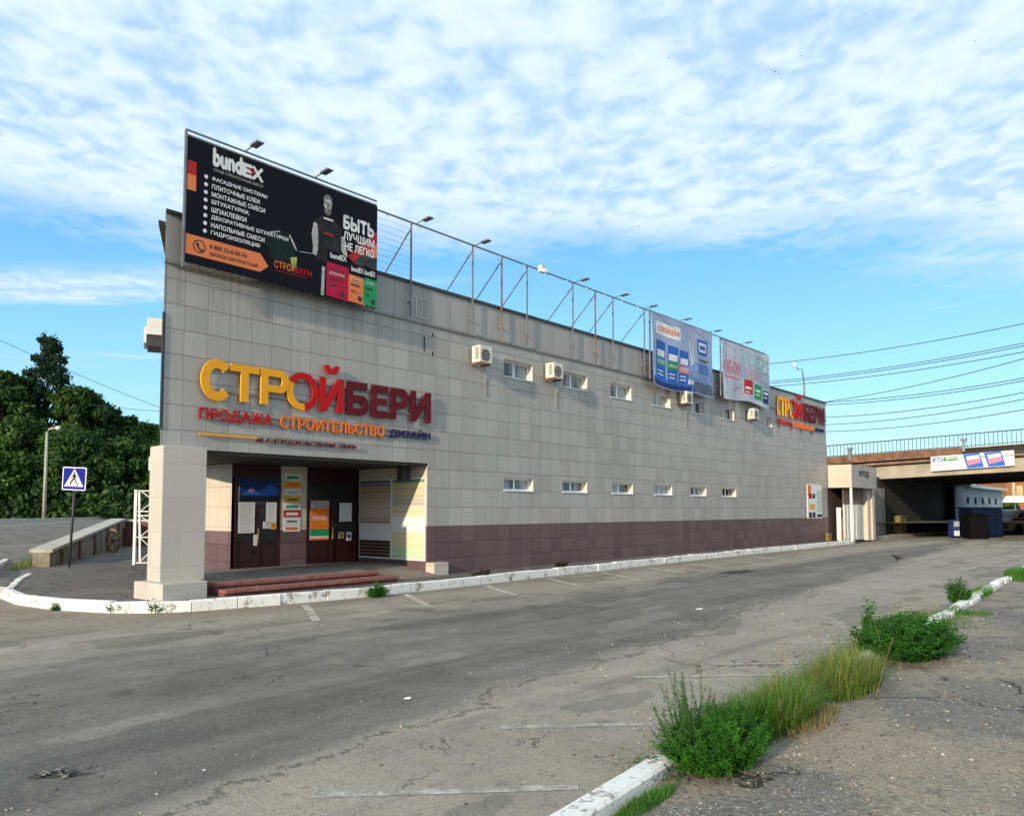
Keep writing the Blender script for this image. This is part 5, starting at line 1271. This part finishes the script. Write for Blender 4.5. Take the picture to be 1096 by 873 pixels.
m_ = MB(); m_.box(45.2, 51.5, .18, .31, .25, 3.05); tag(settle(m_.build('wall_panel', mat('underpass_panel', (.27, .25, .235), .8, .2, 1.5, bump=.2, fine=8), None, FR)), 'flat grey wall between the annex and the underpass', 'wall')
c0_ = fac(961, 560, 0)[0]
cab = thing('utility_cabinet', 'small yellow green cabinet on the footway at the mouth of the underpass', 'cabinet', (c0_ + .5, .0, .22), FR)
m_ = MB(); m_.box(c0_, c0_ + 1.5, -.15, .3, .25, 1.3); m_.build('casing', M_GOLD, cab, FR, bevel=.02); m_ = MB(); m_.box(c0_ + .12, c0_ + .7, -.17, -.151, .35, 1.2); m_.box(c0_ + .8, c0_ + 1.38, -.17, -.151, .35, 1.2); m_.build('door', mat('cabinet_door', (.14, .115, .03), .7, .25), cab, FR)
m_ = MB(); m_.box(c0_ - .05, c0_ + 1.55, -.2, .31, 1.302, 1.36); m_.build('lid', M_GOLD, cab, FR)
# banner on the bridge
def bxy(x, y, s_=BS - .28):
    r_ = ray(x, y); k_ = s_ / r_.dot(D1); p_ = r_ * k_; return p_.dot(D2) - T0, EYE + p_.z
ta, za = bxy(996, 488.4); tb, zb = bxy(1085.3, 482); tb2, zb2 = bxy(1085.7, 498); ta2, za2 = bxy(997, 504.2)
Lb = abs(tb - ta); Hb = (za - za2 + zb - zb2) / 2; slope = (zb2 - za2) / Lb
bn = thing('bridge_banner', 'long white advertising banner tied to the bridge beam', 'banner', (BS - .28, (ta + tb) / 2, za2), FR)
def fbn(x, y, n): return (BS - .28 - n, ta - x, za2 + y + x * slope)
m_ = MB(); m_.prism([(0, 0), (Lb, 0), (Lb, Hb), (0, Hb)], -.03, 0, M_PWHITE, fn=fbn); pn = m_.build('panel', None, bn, FR)
m_ = MB(); X = lambda f_: f_ * Lb
rect(m_, X(.03), X(.155), Hb * .62, Hb * .9, fbn, M_PBLUE, .004); rect(m_, X(.165), X(.325), Hb * .62, Hb * .9, fbn, M_PGREEN, .004)
text(m_, 'dali', X(.05), X(.14), Hb * .68, Hb * .85, fbn, M_PWHITE, .04, n0=.006); text(m_, 'декор', X(.19), X(.31), Hb * .68, Hb * .85, fbn, M_PWHITE, .03, n0=.006)
text(m_, 'АКЦИЯ ВЫХОДНОГО ДНЯ', X(.03), X(.33), Hb * .32, Hb * .48, fbn, M_PPINK, .02, n0=.006); text(m_, 'СТРОЙБЕРИ', X(.08), X(.28), Hb * .12, Hb * .22, fbn, M_PPINK, .02, n0=.006)
for a in (.40, .65):
    poly(m_, [(X(a), Hb * .98), (X(a + .20), Hb * 1.0), (X(a + .25), Hb * .04), (X(a + .05), Hb * .02)], fbn, M_PBLUE, .004)
    poly(m_, [(X(a + .04), Hb * .82), (X(a + .19), Hb * .88), (X(a + .205), Hb * .66), (X(a + .05), Hb * .58)], fbn, M_PWHITE, .007); poly(m_, [(X(a + .045), Hb * .55), (X(a + .20), Hb * .66), (X(a + .215), Hb * .36), (X(a + .06), Hb * .22)], fbn, M_PPINK, .007)
m_.build('printed_picture', None, sub(pn, bn), FR)

# dark bins and cabins under the bridge
def ground_box(name, label, cat, x0, x1, yb, yt, depth, mt, parts, D_=None):
    p = gr(x0, yb); q = gr(x1, yb); hh = at(x0, yt, p.y).z; wv = q.x - p.x
    r = thing(name, label, cat, (p.x + wv / 2, p.y, 0), W); b = MB(); b.box(p.x, p.x + wv, p.y, p.y + depth, .08, hh); b.build('body', mt, r, W, bevel=.03); parts(r, p.x, p.x + wv, p.y, p.y + depth, hh)
def p_bin(r, a, b, y0, y1, h_):
    m_ = MB(); m_.prism([(y0 - .06, h_ + .005), (y1, h_ + .005), (y1, h_ + .14), (y0 - .06, h_ + .05)], a - .03, b + .03, M_BLACKBIN, fn=lambda x, y, n: (n, x, y)); m_.build('lid', M_BLACKBIN, r, W)
    for x_ in (a + .15, b - .15): m_ = MB(); m_.tube([(x_ - .03, y0 + .15, .08), (x_ + .03, y0 + .15, .08)], .08, 10, M_TYRE); m_.build('wheel', M_TYRE, r, W)
def p_cabin(r, a, b, y0, y1, h_):
    m_ = MB(); m_.box(a - .08, b + .08, y0 - .08, y1 + .08, h_ + .003, h_ + .08); m_.build('roof', M_BLUEBIN, r, W)
    for q in range(4): m_ = MB(); x_ = a + (b - a) * (q + .5) / 4; m_.box(x_ - .2, x_ + .2, y0 - .03, y0 - .001, .2, h_ - .15); m_.build('panel', mat('blue_panel', (.005, .010, .034), .8, .2, 3, 0, .1), r, W)
ground_box('waste_container', 'black wheeled waste container standing under the bridge', 'container', 1039.5, 1059, 577, 552, 1.0, M_BLACKBIN, p_bin)
ground_box('metal_cabin', 'dark blue metal cabin behind the black waste container', 'cabin', 1042, 1074, 575, 544, 1.6, M_BLUEBIN, p_cabin)
def p_vend(r, a, b, y0, y1, h_):
    m_ = MB(); m_.box(a + .05, b - .05, y0 - .02, y0 - .001, h_ * .62, h_ * .9, M_PGREY); m_.build('sign_panel', M_PGREY, r, W); m_ = MB(); m_.box(a + .05, b - .05, y0 - .02, y0 - .001, h_ * .12, h_ * .4); m_.build('panel', M_BOX, r, W)
ground_box('vending_machine', 'blue and white vending machine in the dark under the bridge', 'vending machine', 1020.5, 1028, 575.5, 556, .6, M_PNAVY, p_vend)
def p_none(r, a, b, y0, y1, h_):
    m_ = MB(); m_.box(a, b, y0 - .05, y0 - .001, h_ * .6, h_ * .75); m_.build('handle', M_STEEL, r, W)
ground_box('wrapped_bundle', 'thin white wrapped bundle beside the black waste container', 'bundle', 1035, 1037.8, 573, 561, .3, M_BOX, p_none)

# whitewashed shed beyond the bridge, in line with the shop
sh_ = thing('market_shed', 'long whitewashed shed with small windows beyond the bridge', 'building', (66, -.4, 0), FR)
m_ = MB(); wall_holes(m_, 68, 88, 0, 3.5, [(72.0 + i * 3.0, 72.9 + i * 3.0, 2.2, 2.75) for i in range(5)], .2, -.35); m_.raw([(68, -.35, 3.5), (88, -.35, 3.5), (88, 6, 3.5), (68, 6, 3.5)], [(0, 1, 2, 3)]); m_.raw([(88, -.35, 0), (88, 6, 0), (88, 6, 3.5), (88, -.35, 3.5)], [(0, 1, 2, 3)]); m_.build('wall', M_FARWALL, sh_, FR)
m_ = MB(); m_.box(71.3, 88.3, -.8, 6, 3.51, 3.75); m_.build('eaves', mat('eaves_pale', (.55, .6, .6), .7, .1), sh_, FR)
for i in range(5): m_ = MB(); m_.box(72.0 + i * 3.0, 72.9 + i * 3.0, -.2, -.15, 2.2, 2.75); m_.build('window', M_GLASS, sh_, FR)
m_ = MB(); m_.prism([(0, 3.76), (9, 3.76), (9, 5.4)], 70, 88, fn=lambda x, y, n: (n, x, y)); m_.build('roof', M_FARROOF, sh_, FR)
# brown building, canopy, bush and van farther back
D_ = 120; p = at(1078, 545, D_); q = at(1135, 545, D_)
hb = thing('brick_building', 'orange brown brick building with pale pillars far beyond the bridge', 'building', (p.x + 4, D_, 0), W)
m_ = MB(); m_.box(p.x, q.x, D_, D_ + 8, 0, 6.6); m_.build('wall', M_FARBRICK, hb, W)
m_ = MB(); m_.box(p.x - .3, q.x + .3, D_ - .3, D_ + 8.3, 6.602, 7.0); m_.build('roof', M_FARROOF, hb, W)
for i in range(4): m_ = MB(); x_ = p.x + 1 + i * 2; m_.box(x_ - .18, x_ + .18, D_ - .25, D_ - .001, 0, 6.6); m_.build('pillar', M_COPING, hb, W)
for i in range(3): m_ = MB(); x_ = p.x + 2 + i * 2; m_.box(x_ - .5, x_ + .5, D_ - .05, D_ - .002, 3.9, 5.4); m_.build('window', mat('far_window_yellow', (.5, .4, .2), .4, .2), hb, W)
D_ = 76; p = at(1066, 537.5, D_); q = at(1130, 530.5, D_)
cn = thing('market_canopy', 'bright white flat canopy on thin posts beyond the underpass', 'canopy', (p.x + 3, D_, 0), W)
m_ = MB(); m_.box(p.x, q.x, D_, D_ + 4, p.z, q.z); m_.build('roof', M_WHITE, cn, W)
for i in range(4): m_ = MB(); x_ = p.x + .15 + i * 1.8; m_.box(x_ - .05, x_ + .05, D_ + .1, D_ + .2, 0, p.z - .002); m_.build('post', M_STEEL, cn, W)
p = at(1080, 545, 84); tree('bush', 'green bush under the white canopy beyond the underpass', (p.x, 84, 0), 2.6, 1.2, M_LEAFM, 91, 2500, .22, 'round', .03, 'bush', None)
# van
D_ = 58; vb = gr(1083, 545 + EYE * F_PX / D_); 
vn = thing('delivery_van', 'white van with a red stripe at the right edge beyond the underpass', 'van', (vb.x + 1, vb.y, 0), W)
def vP(a, b, c): return (vb.x - .3 + a, vb.y + c, b)
m_ = MB(); m_.prism([(0, .3), (0, .95), (.25, 1.02), (.75, 1.68), (1.0, 1.74), (4.4, 1.74), (4.45, .3)], 0, 1.75, M_WHITE, fn=vP); vo_ = m_.build('body', M_WHITE, vn, W, bevel=.05)
m_ = MB(); m_.prism([(.2, .85), (4.4, .85), (4.4, 1.15), (.5, 1.1)], -.012, -.003, M_LRED, fn=vP); m_.build('stripe', M_LRED, sub(vo_, vn), W)
m_ = MB(); m_.prism([(.75, 1.15), (1.02, 1.55), (1.6, 1.55), (1.6, 1.15)], -.012, -.003, M_GLASS, fn=vP); m_.build('window', M_GLASS, vn, W)
for a in (.85, 3.6):
    m_ = MB(); c_ = Vector(vP(a, .33, -.02)); m_.tube([c_, c_ + Vector((0, .22, 0))], .33, 18); m_.build('wheel', M_TYRE, vn, W)
m_ = MB(); m_.prism([(-.02, .7), (.02, .7), (.02, .9), (-.02, .9)], .15, .5, M_PVC, fn=vP); m_.build('headlight', M_PVC, vn, W)

# ------------------------------------------------------------ overhead wires
def wire(label, a, b, sag, r_=.018, nm='overhead_wire'):
    a, b = Vector(a), Vector(b); k_ = 18; pts_ = [a + (b - a) * i / k_ - Vector((0, 0, sag * 4 * (i / k_) * (1 - i / k_))) for i in range(k_ + 1)]
    m_ = MB(); m_.tube(pts_, r_, 5); tag(settle(m_.build(nm, M_WIRE, None, W)), label, 'wire', 'overhead wires')
WR = [((790, 392), (1140, 337), 'topmost overhead wire right of the shop roof'), ((800, 410), (1140, 358), 'second overhead wire from the top right of the roof'), ((800, 412), (1140, 361), 'third overhead wire, close under the second one'),
      ((800, 415), (1140, 368), 'fourth overhead wire from the top, just below the close pair'), ((860, 433), (1140, 371), 'steeply sloping overhead wire crossing the flatter ones'), ((860, 431), (1140, 396), 'fifth flatter overhead wire above the bridge'),
      ((860, 434), (1140, 399), 'sixth flatter overhead wire above the bridge'), ((870, 447), (1140, 411), 'seventh overhead wire above the bridge'), ((870, 455), (1140, 418), 'eighth overhead wire, second lowest above the bridge'), ((870, 462), (1140, 430), 'lowest overhead wire above the bridge')]
for (a, b, lb) in WR: wire(lb, at(a[0], a[1], 78), at(b[0], b[1], 56), .5, .032)
wire('upper thin wire sloping over the trees at the left', at(-30, 350, 60), at(215, 452, 74), .3, .022)
wire('lower thin wire over the trees close to the shop corner', at(100, 433, 66), at(230, 441, 66), .2, .02)

# ------------------------------------------------------------ weeds along the right kerb
def blade(mb, base, hgt, lean, wd, rg, mt=None):
    a = Vector(lean); side_ = Vector((-a.y, a.x, 0)); side_ = side_.normalized() * wd if side_.length > 1e-6 else Vector((wd, 0, 0))
    pts_ = []
    for i in range(4):
        f_ = i / 3; pts_.append(base + Vector((a.x, a.y, 0)) * f_ * f_ * hgt + Vector((0, 0, hgt * (f_ - .28 * f_ * f_ * a.length))))
    vs = []
    for i, p_ in enumerate(pts_[:3]): s_ = side_ * (1 - .28 * i); vs += [p_ - s_, p_ + s_]
    vs.append(pts_[3]); mb.raw(vs, [(0, 1, 3, 2), (2, 3, 5, 4), (4, 5, 6)], mt)
def grass_clump(name, label, c, rx, ry, ang, n_, hgt, mts, seed, z=.05, spread=.7, wd=.0035, group=None):
    rg = random.Random(seed); m_ = MB()
    for _ in range(n_):
        q = math.sqrt(rg.random()); a = rg.uniform(0, 2 * math.pi); x_, y_ = rx * q * math.cos(a), ry * q * math.sin(a)
        b = Vector((c[0] + x_ * math.cos(ang) - y_ * math.sin(ang), c[1] + x_ * math.sin(ang) + y_ * math.cos(ang), z))
        l = rg.uniform(.1, spread); an_ = rg.gauss(math.atan2(b.y - c[1], b.x - c[0]), 1.3)
        blade(m_, b, hgt * rg.uniform(.45, 1.15) * (1 - .35 * q), (l * math.cos(an_), l * math.sin(an_)), wd * rg.uniform(.7, 1.3), rg, rg.choices(mts[0], mts[1])[0])
    return tag(settle(m_.build(name, None)), label, 'weed' if 'weed' in name else 'grass', group)
def leaf(mb, p, d, l, w_, mt, droop=.2):
    d = d.normalized(); sd_ = d.cross(Vector((0, 0, 1))); sd_ = sd_.normalized() * w_ if sd_.length > 1e-5 else Vector((w_, 0, 0))
    m1 = p + d * l * .45; e = p + d * l - Vector((0, 0, droop * l)); up2 = Vector((0, 0, w_ * .25))
    mb.raw([p, m1 + sd_ + up2, e, m1 - sd_ + up2], [(0, 1, 2), (0, 2, 3)], mt)
def leafy(name, label, c, rx, ry, ang, stems, hgt, nleaf, ll, lw, lm, seed, z=.05, lean=.55, cat='weed', mt_stem=None):
    rg = random.Random(seed); r = thing(name, label, cat, (c[0], c[1], z), W)
    m_ = MB(); sm = MB()
    for _ in range(stems):
        q = math.sqrt(rg.random()); a = rg.uniform(0, 2 * math.pi); x_, y_ = rx * q * math.cos(a), ry * q * math.sin(a)
        dx, dy = x_ * math.cos(ang) - y_ * math.sin(ang), x_ * math.sin(ang) + y_ * math.cos(ang)
        b = Vector((c[0] + dx * .6, c[1] + dy * .6, z)); h1 = hgt * rg.uniform(.5, 1.05) * (1 - .45 * q * q)
        tp = b + Vector((dx * lean + rg.gauss(0, .06) * hgt, dy * lean + rg.gauss(0, .06) * hgt, h1)); md = (b + tp) / 2 + Vector((rg.gauss(0, .03), rg.gauss(0, .03), h1 * .08)) * 1
        sm.tube([b, md, tp], .004, 4, r1=.0015)
        for i in range(nleaf):
            f_ = .12 + .88 * rg.random(); p_ = b * (1 - f_) ** 2 + md * 2 * f_ * (1 - f_) + tp * f_ * f_; an_ = rg.uniform(0, 2 * math.pi)
            k_ = rg.uniform(.6, 1.2) * (1.1 - .5 * f_)
            leaf(m_, p_, Vector((math.cos(an_), math.sin(an_), rg.uniform(-.15, .8))), ll * k_, lw * k_, lm, rg.uniform(0, .4))
    m_.build('foliage', lm, r, W); sm.build('stems', mt_stem or lm, r, W)
AK = math.atan2(.79, .61)
def gp(x, y, z=.05): p_ = gr(x, y, z); return (p_.x, p_.y)
c = gp(768, 818); leafy('weed_clump', 'dense dark green leafy weed clump at the near end of the kerb', c, .50, .30, AK, 420, .42, 38, .048, .009, M_WEED, 1, lean=.5)
c = gp(738, 812); leafy('weed_clump', 'tall wispy grey green weed rising above the near kerb', c, .34, .18, AK, 55, .66, 90, .034, .006, M_WEEDG, 2, lean=.9)
c = gp(700, 830); leafy('weed_clump', 'low weed creeping over the near kerb stones', c, .16, .08, AK, 40, .10, 14, .035, .008, M_WEED, 3)
c = gp(672, 862, .05); grass_clump('grass_tuft', 'short grass along the foot of the nearest kerb stones', (c[0] + .1, c[1] + .02), .38, .07, AK, 900, .07, ([M_GRASS, M_WEED], [1, 2]), 4, wd=.003, group=None)
c = gp(835, 772); grass_clump('grass_tuft', 'tall green grass tuft in the middle of the weed row', c, .62, .22, AK, 2600, .46, ([M_GRASS, M_GRASSY, M_STRAW], [9, 1.4, .4]), 5, spread=1.25)
c = gp(795, 790); grass_clump('grass_tuft', 'green grass mixed into the dense leafy weed clump', c, .35, .2, AK, 1100, .42, ([M_GRASS, M_WEED], [3, 2]), 6, spread=.8)
c = gp(905, 735); grass_clump('grass_tuft', 'yellowish grass tuft next to the round leafy weed', c, .75, .27, AK, 2600, .46, ([M_GRASSY, M_GRASS, M_STRAW], [3.5, 5, 1.5]), 7, spread=1.4)
c = gp(870, 772); grass_clump('grass_tuft', 'dry straw lying at the foot of the grass tufts', c, .55, .14, AK, 700, .14, ([M_STRAW, M_GRASSY], [4, 1]), 8, spread=1.6)
c = gp(972, 700); leafy('weed_clump', 'large round dark leafy weed clump beyond the yellow grass', c, .86, .48, AK, 420, .48, 40, .085, .020, M_BUSHW, 9, lean=.62)
c = gp(930, 690); leafy('weed_clump', 'tall upright leafy stem at the left side of the round weed', c, .10, .08, AK, 16, .78, 26, .09, .024, M_WEED, 10, lean=.4)
c = gp(1026, 646); leafy('weed_clump', 'small upright weed standing on the far part of the kerb', c, .28, .2, AK, 80, .52, 26, .08, .018, M_BUSHW, 11)
c = gp(1020, 656); grass_clump('grass_tuft', 'low grass on the kerb right of the round weed', c, .5, .1, AK, 700, .14, ([M_GRASS, M_WEED], [2, 3]), 12, wd=.006)
c = gp(1050, 636); grass_clump('grass_tuft', 'low grass on the far kerb past the small upright weed', c, 1.3, .16, AK, 900, .20, ([M_GRASS, M_WEED], [1, 3]), 13, wd=.008)
c = gp(1090, 616); grass_clump('grass_tuft', 'wide grass patch at the right edge of the photo', (c[0] + .2, c[1] - .2), 1.9, .55, AK, 2600, .30, ([M_GRASS, M_WEED], [1, 3]), 14, wd=.010)
c = gp(1040, 657); grass_clump('grass_tuft', 'thin grass growing in the gravel behind the far kerb', c, .35, .15, 0, 350, .10, ([M_GRASS, M_WEED], [2, 2]), 15, wd=.005)
# low mixed growth joining the clumps into one strip, with dead stems
rg = random.Random(314); mb = MB()
for _ in range(5200):
    t_ = rg.uniform(.2, 10.2); o = rg.gauss(.12, .10 + .02 * t_) 
    p_ = Vector(KS[1]) + Vector((.61, .79)) * t_ + Vector((.79, -.61)) * o
    hgt_ = rg.uniform(.04, .20) * (1.0 if t_ < 9 else .6)
    an_ = rg.uniform(0, 6.28); l_ = rg.uniform(.2, 1.3)
    blade(mb, Vector((p_.x, p_.y, .045)), hgt_ * (1.6 if rg.random() < .12 else 1), (l_ * math.cos(an_), l_ * math.sin(an_)), rg.uniform(.0025, .005), rg, rg.choices([M_GRASS, M_WEED, M_STRAW, M_GRASSY], [5, 5, 1.6, 1.2])[0])
for _ in range(5200):
    t_ = rg.uniform(-.1, 9.6); o = rg.gauss(.10, .12 + .015 * t_)
    p_ = Vector(KS[1]) + Vector((.61, .79)) * t_ + Vector((.79, -.61)) * o; an_ = rg.uniform(0, 6.28)
    leaf(mb, Vector((p_.x, p_.y, .05 + abs(rg.gauss(0, .06)))), Vector((math.cos(an_), math.sin(an_), rg.uniform(-.1, .7))), rg.uniform(.02, .06), rg.uniform(.005, .012), rg.choices([M_WEED, M_BUSHW, M_WEEDG, M_STRAW], [5, 4, 3, 1])[0])
for _ in range(70):
    t_ = rg.uniform(0, 9.5); o = rg.gauss(.1, .2); p_ = Vector(KS[1]) + Vector((.61, .79)) * t_ + Vector((.79, -.61)) * o; an_ = rg.uniform(0, 6.28)
    q_ = Vector((p_.x, p_.y, .045)); h_ = rg.uniform(.25, .62); e_ = q_ + Vector((math.cos(an_) * h_ * .35, math.sin(an_) * h_ * .35, h_))
    mb.tube([q_, (q_ + e_) / 2 + Vector((0, 0, .03)), e_], .0028, 4, M_STRAW, .0012)
    for i in range(7): an_ = rg.uniform(0, 6.28); leaf(mb, q_ + (e_ - q_) * rg.uniform(.5, 1), Vector((math.cos(an_), math.sin(an_), .8)), rg.uniform(.012, .03), .003, M_STRAW)
stuff(mb.build('low_weeds', None), 'low mixed weeds and dead stems along the right hand kerb', 'weeds')
mb = MB()
for _ in range(1500):
    p_ = Vector(on_street(rg.uniform(-.5, 11), .5 + abs(rg.gauss(0, .25)), .0)); an_ = rg.uniform(0, 6.28); l_ = rg.uniform(.2, 1)
    blade(mb, p_, rg.uniform(.06, .22), (l_ * math.cos(an_), l_ * math.sin(an_)), .012, rg, rg.choices([M_GRASS, M_GRASSY, M_STRAW], [5, 3, 1])[0])
stuff(mb.build('verge_grass', None), 'thin grass along the top of the low stone wall', 'grass')
# weeds at the kerb of the shop
for i, (x_, y_, hh, n_, lb) in enumerate(((124, 655.5, .24, 16, 'small weed at the kerb left of the column base'), (166, 655.5, .30, 16, 'small weed at the kerb under the column base corner'), (57, 653, .14, 9, 'tiny weed at the rounded kerb near the pavement tip'))):
    c = gp(x_, y_, 0); leafy('weed_clump', lb, (c[0], c[1] - .03), .12, .06, 0, n_, hh, 14, .07, .018, M_WEED, 60 + i, z=0)
c = gp(404, 639, 0); leafy('weed_clump', 'bright weed growing through the kerb gap by the brick steps', c, .24, .16, .6, 70, .32, 22, .07, .013, M_WEED, 70, z=0)
for i, (x_, y_) in enumerate(((516, 616), (600, 606))):
    c = gp(x_, y_, .17); leafy('weed_clump', ('dark dry weed at the foot of the brown wall, nearer the entrance', 'dark dry weed at the foot of the brown wall, farther from the entrance')[i], c, .35, .1, AK, 40, .2, 18, .06, .012, mat('dry_weed', (.05, .03, .02), .8, .3), 80 + i, z=.17)

# ------------------------------------------------------------ gravel, rubble, litter, birds
rg = random.Random(99); mb = MB()
def stone(mb, c, r_, rg, mt=None):
    v = [Vector(q) for q in ((1, 0, 0), (-1, 0, 0), (0, 1, 0), (0, -1, 0), (0, 0, 1), (0, 0, -1), (.6, .6, .5), (-.6, .6, .4), (-.6, -.6, .5), (.6, -.6, .4))]
    sc_ = (rg.uniform(.7, 1.3), rg.uniform(.7, 1.3), rg.uniform(.45, .8)); a = rg.uniform(0, 6.28)
    ov = []
    for q in v:
        q = Vector((q.x * sc_[0], q.y * sc_[1], q.z * sc_[2])) * r_ * rg.uniform(.85, 1.15); ov.append((c[0] + q.x * math.cos(a) - q.y * math.sin(a), c[1] + q.x * math.sin(a) + q.y * math.cos(a), c[2] + q.z))
    mb.raw(ov, [(4, 6, 7), (4, 7, 8), (4, 8, 9), (4, 9, 6), (6, 0, 2), (6, 2, 7), (7, 2, 1), (7, 1, 8), (8, 1, 3), (8, 3, 9), (9, 3, 0), (9, 0, 6), (0, 5, 2), (2, 5, 1), (1, 5, 3), (3, 5, 0)], mt)
st_m = [mat('pale_stone', (.40, .37, .32), .85, .2, 9), mat('grey_stone', (.20, .19, .175), .85, .2, 9), mat('dark_stone', (.08, .075, .07), .85, .2, 9), mat('tan_stone', (.30, .23, .16), .85, .2, 9)]
for _ in range(2200):
    t_ = rg.random() ** 1.6 * 13; o = abs(rg.gauss(0, 1)) * (.5 + t_ * .22) + .12
    p_ = Vector((KS0[1][0], KS0[1][1])) + Vector((.61, .79)) * (t_ - .5) + Vector((.79, -.61)) * o
    stone(mb, (p_.x, p_.y, .047), rg.choice((.004, .005, .006, .008, .008, .013)) * (1 + t_ * .05), rg, rg.choice(st_m))
stuff(mb.build('gravel', None), 'loose gravel scattered over the shoulder beside the kerb', 'gravel')
mb = MB()
for _ in range(900):
    t_ = rg.random() ** 1.5 * 16; o = abs(rg.gauss(0, 1.6)) + .25
    p_ = Vector((-3.2, 3.4)) + Vector((.61, .79)) * t_ + Vector((.79, -.61)) * rg.uniform(-1, 4.0)
    side_ok = (p_ - Vector(KS[0])).dot(Vector((.79, -.61))) < -.1
    if side_ok: stone(mb, (p_.x, p_.y, .003), rg.choice((.005, .007, .009, .012)) * (1 + t_ * .05), rg, rg.choice(st_m))
stuff(mb.build('road_grit', None), 'small stones and grit scattered over the road', 'grit')
p = gr(62, 828); mb = MB()
for _ in range(30): stone(mb, (p.x + rg.gauss(0, .10), p.y + rg.gauss(0, .05), .012), rg.uniform(.006, .022), rg, rg.choice(st_m[1:3]))
stuff(mb.build('rubble', None), 'little heap of broken asphalt on the road at lower left', 'rubble')
for (x_, y_, s_, lb) in ((436, 748, .035, 'small white paper scrap on the road left of the weeds'), (748, 652, .07, 'tiny pale scrap on the far part of the road')):
    p = gr(x_, y_); mb = MB(); mb.raw([(p.x - s_, p.y - s_ * .4, .006), (p.x + s_ * .8, p.y - s_ * .5, .008), (p.x + s_, p.y + s_ * .4, .02), (p.x - s_ * .7, p.y + s_ * .5, .012), (p.x, p.y, .022)], [(0, 1, 4), (1, 2, 4), (2, 3, 4), (3, 0, 4)]); tag(settle(mb.build('paper_scrap', M_PWHITE)), lb, 'litter')

def bird_mesh(name, base, l, heading, flying, label, group=None):
    """one continuous body grown from a ring profile, with wings, tail, beak"""
    m_ = MB(); b = Vector(base); d = Vector((math.cos(heading), math.sin(heading), 0)); s_ = Vector((-d.y, d.x, 0)); z_ = Vector((0, 0, 1))
    prof = [(-.5, .02, .30), (-.36, .06, .33), (-.15, .15, .38), (.08, .17, .42), (.22, .12, .50), (.30, .085, .58), (.38, .08, .62), (.45, .045, .61), (.54, .008, .59)] if not flying else [(-.5, .03, 0), (-.3, .08, 0), (-.05, .12, 0), (.2, .11, .01), (.33, .07, .02), (.42, .06, .02), (.52, .008, .01)]
    k_ = 8; vs = []
    for x_, r_, h_ in prof:
        for i in range(k_): a = 2 * math.pi * i / k_; vs.append(b + (d * x_ + s_ * r_ * .85 * math.cos(a) + z_ * (h_ + r_ * math.sin(a))) * l)
    n_ = len(prof); m_.raw(vs, [(i * k_ + j, i * k_ + (j + 1) % k_, (i + 1) * k_ + (j + 1) % k_, (i + 1) * k_ + j) for i in range(n_ - 1) for j in range(k_)] + [tuple(range(k_)), tuple(range((n_ - 1) * k_, n_ * k_))])
    def W_(*q): return [b + (d * x_ + s_ * y_ + z_ * zz_) * l for x_, y_, zz_ in q]
    if flying:
        for sg in (-1, 1): m_.raw(W_((.2, .06 * sg, .03), (.22, .45 * sg, .16), (.0, .95 * sg, .06), (-.05, .45 * sg, .15), (-.15, .06 * sg, .03)), [(0, 1, 3, 4), (1, 2, 3)])
        m_.raw(W_((-.4, .05, 0), (-.4, -.05, 0), (-.7, -.13, 0), (-.7, .13, 0)), [(0, 1, 2, 3)])
    else:
        for sg in (-1, 1):
            m_.raw(W_((.15, .15 * sg, .48), (.0, .17 * sg, .42), (-.5, .04 * sg, .30), (-.1, .165 * sg, .50)), [(0, 1, 2, 3)])
            q = W_((.02, .06 * sg, .28), (.03, .06 * sg, .0), (.12, .06 * sg, .01)); m_.tube(q, .02 * l, 5)
        m_.raw(W_((-.45, .05, .31), (-.45, -.05, .31), (-.8, -.07, .22), (-.8, .07, .22)), [(0, 1, 2, 3)])
    return tag(settle(m_.build(name, M_BIRD, smooth=True)), label, 'bird', group)
p = gr(960, 601); bird_mesh('pigeon', (p.x, p.y, 0), .36, R(170), False, 'dark pigeon standing on the road before the annex')
for i, (x_, y_) in enumerate(((830, 77), (836, 84), (858, 60), (905, 57), (925, 15), (1043, 44), (976, 158), (826, 180), (716, 62), (684, 243))):
    bird_mesh('bird', at(x_, y_, 110 + (i * 7) % 30), .27, i * 1.3, True, 'tiny dark bird flying high under the clouds', 'birds in the sky')
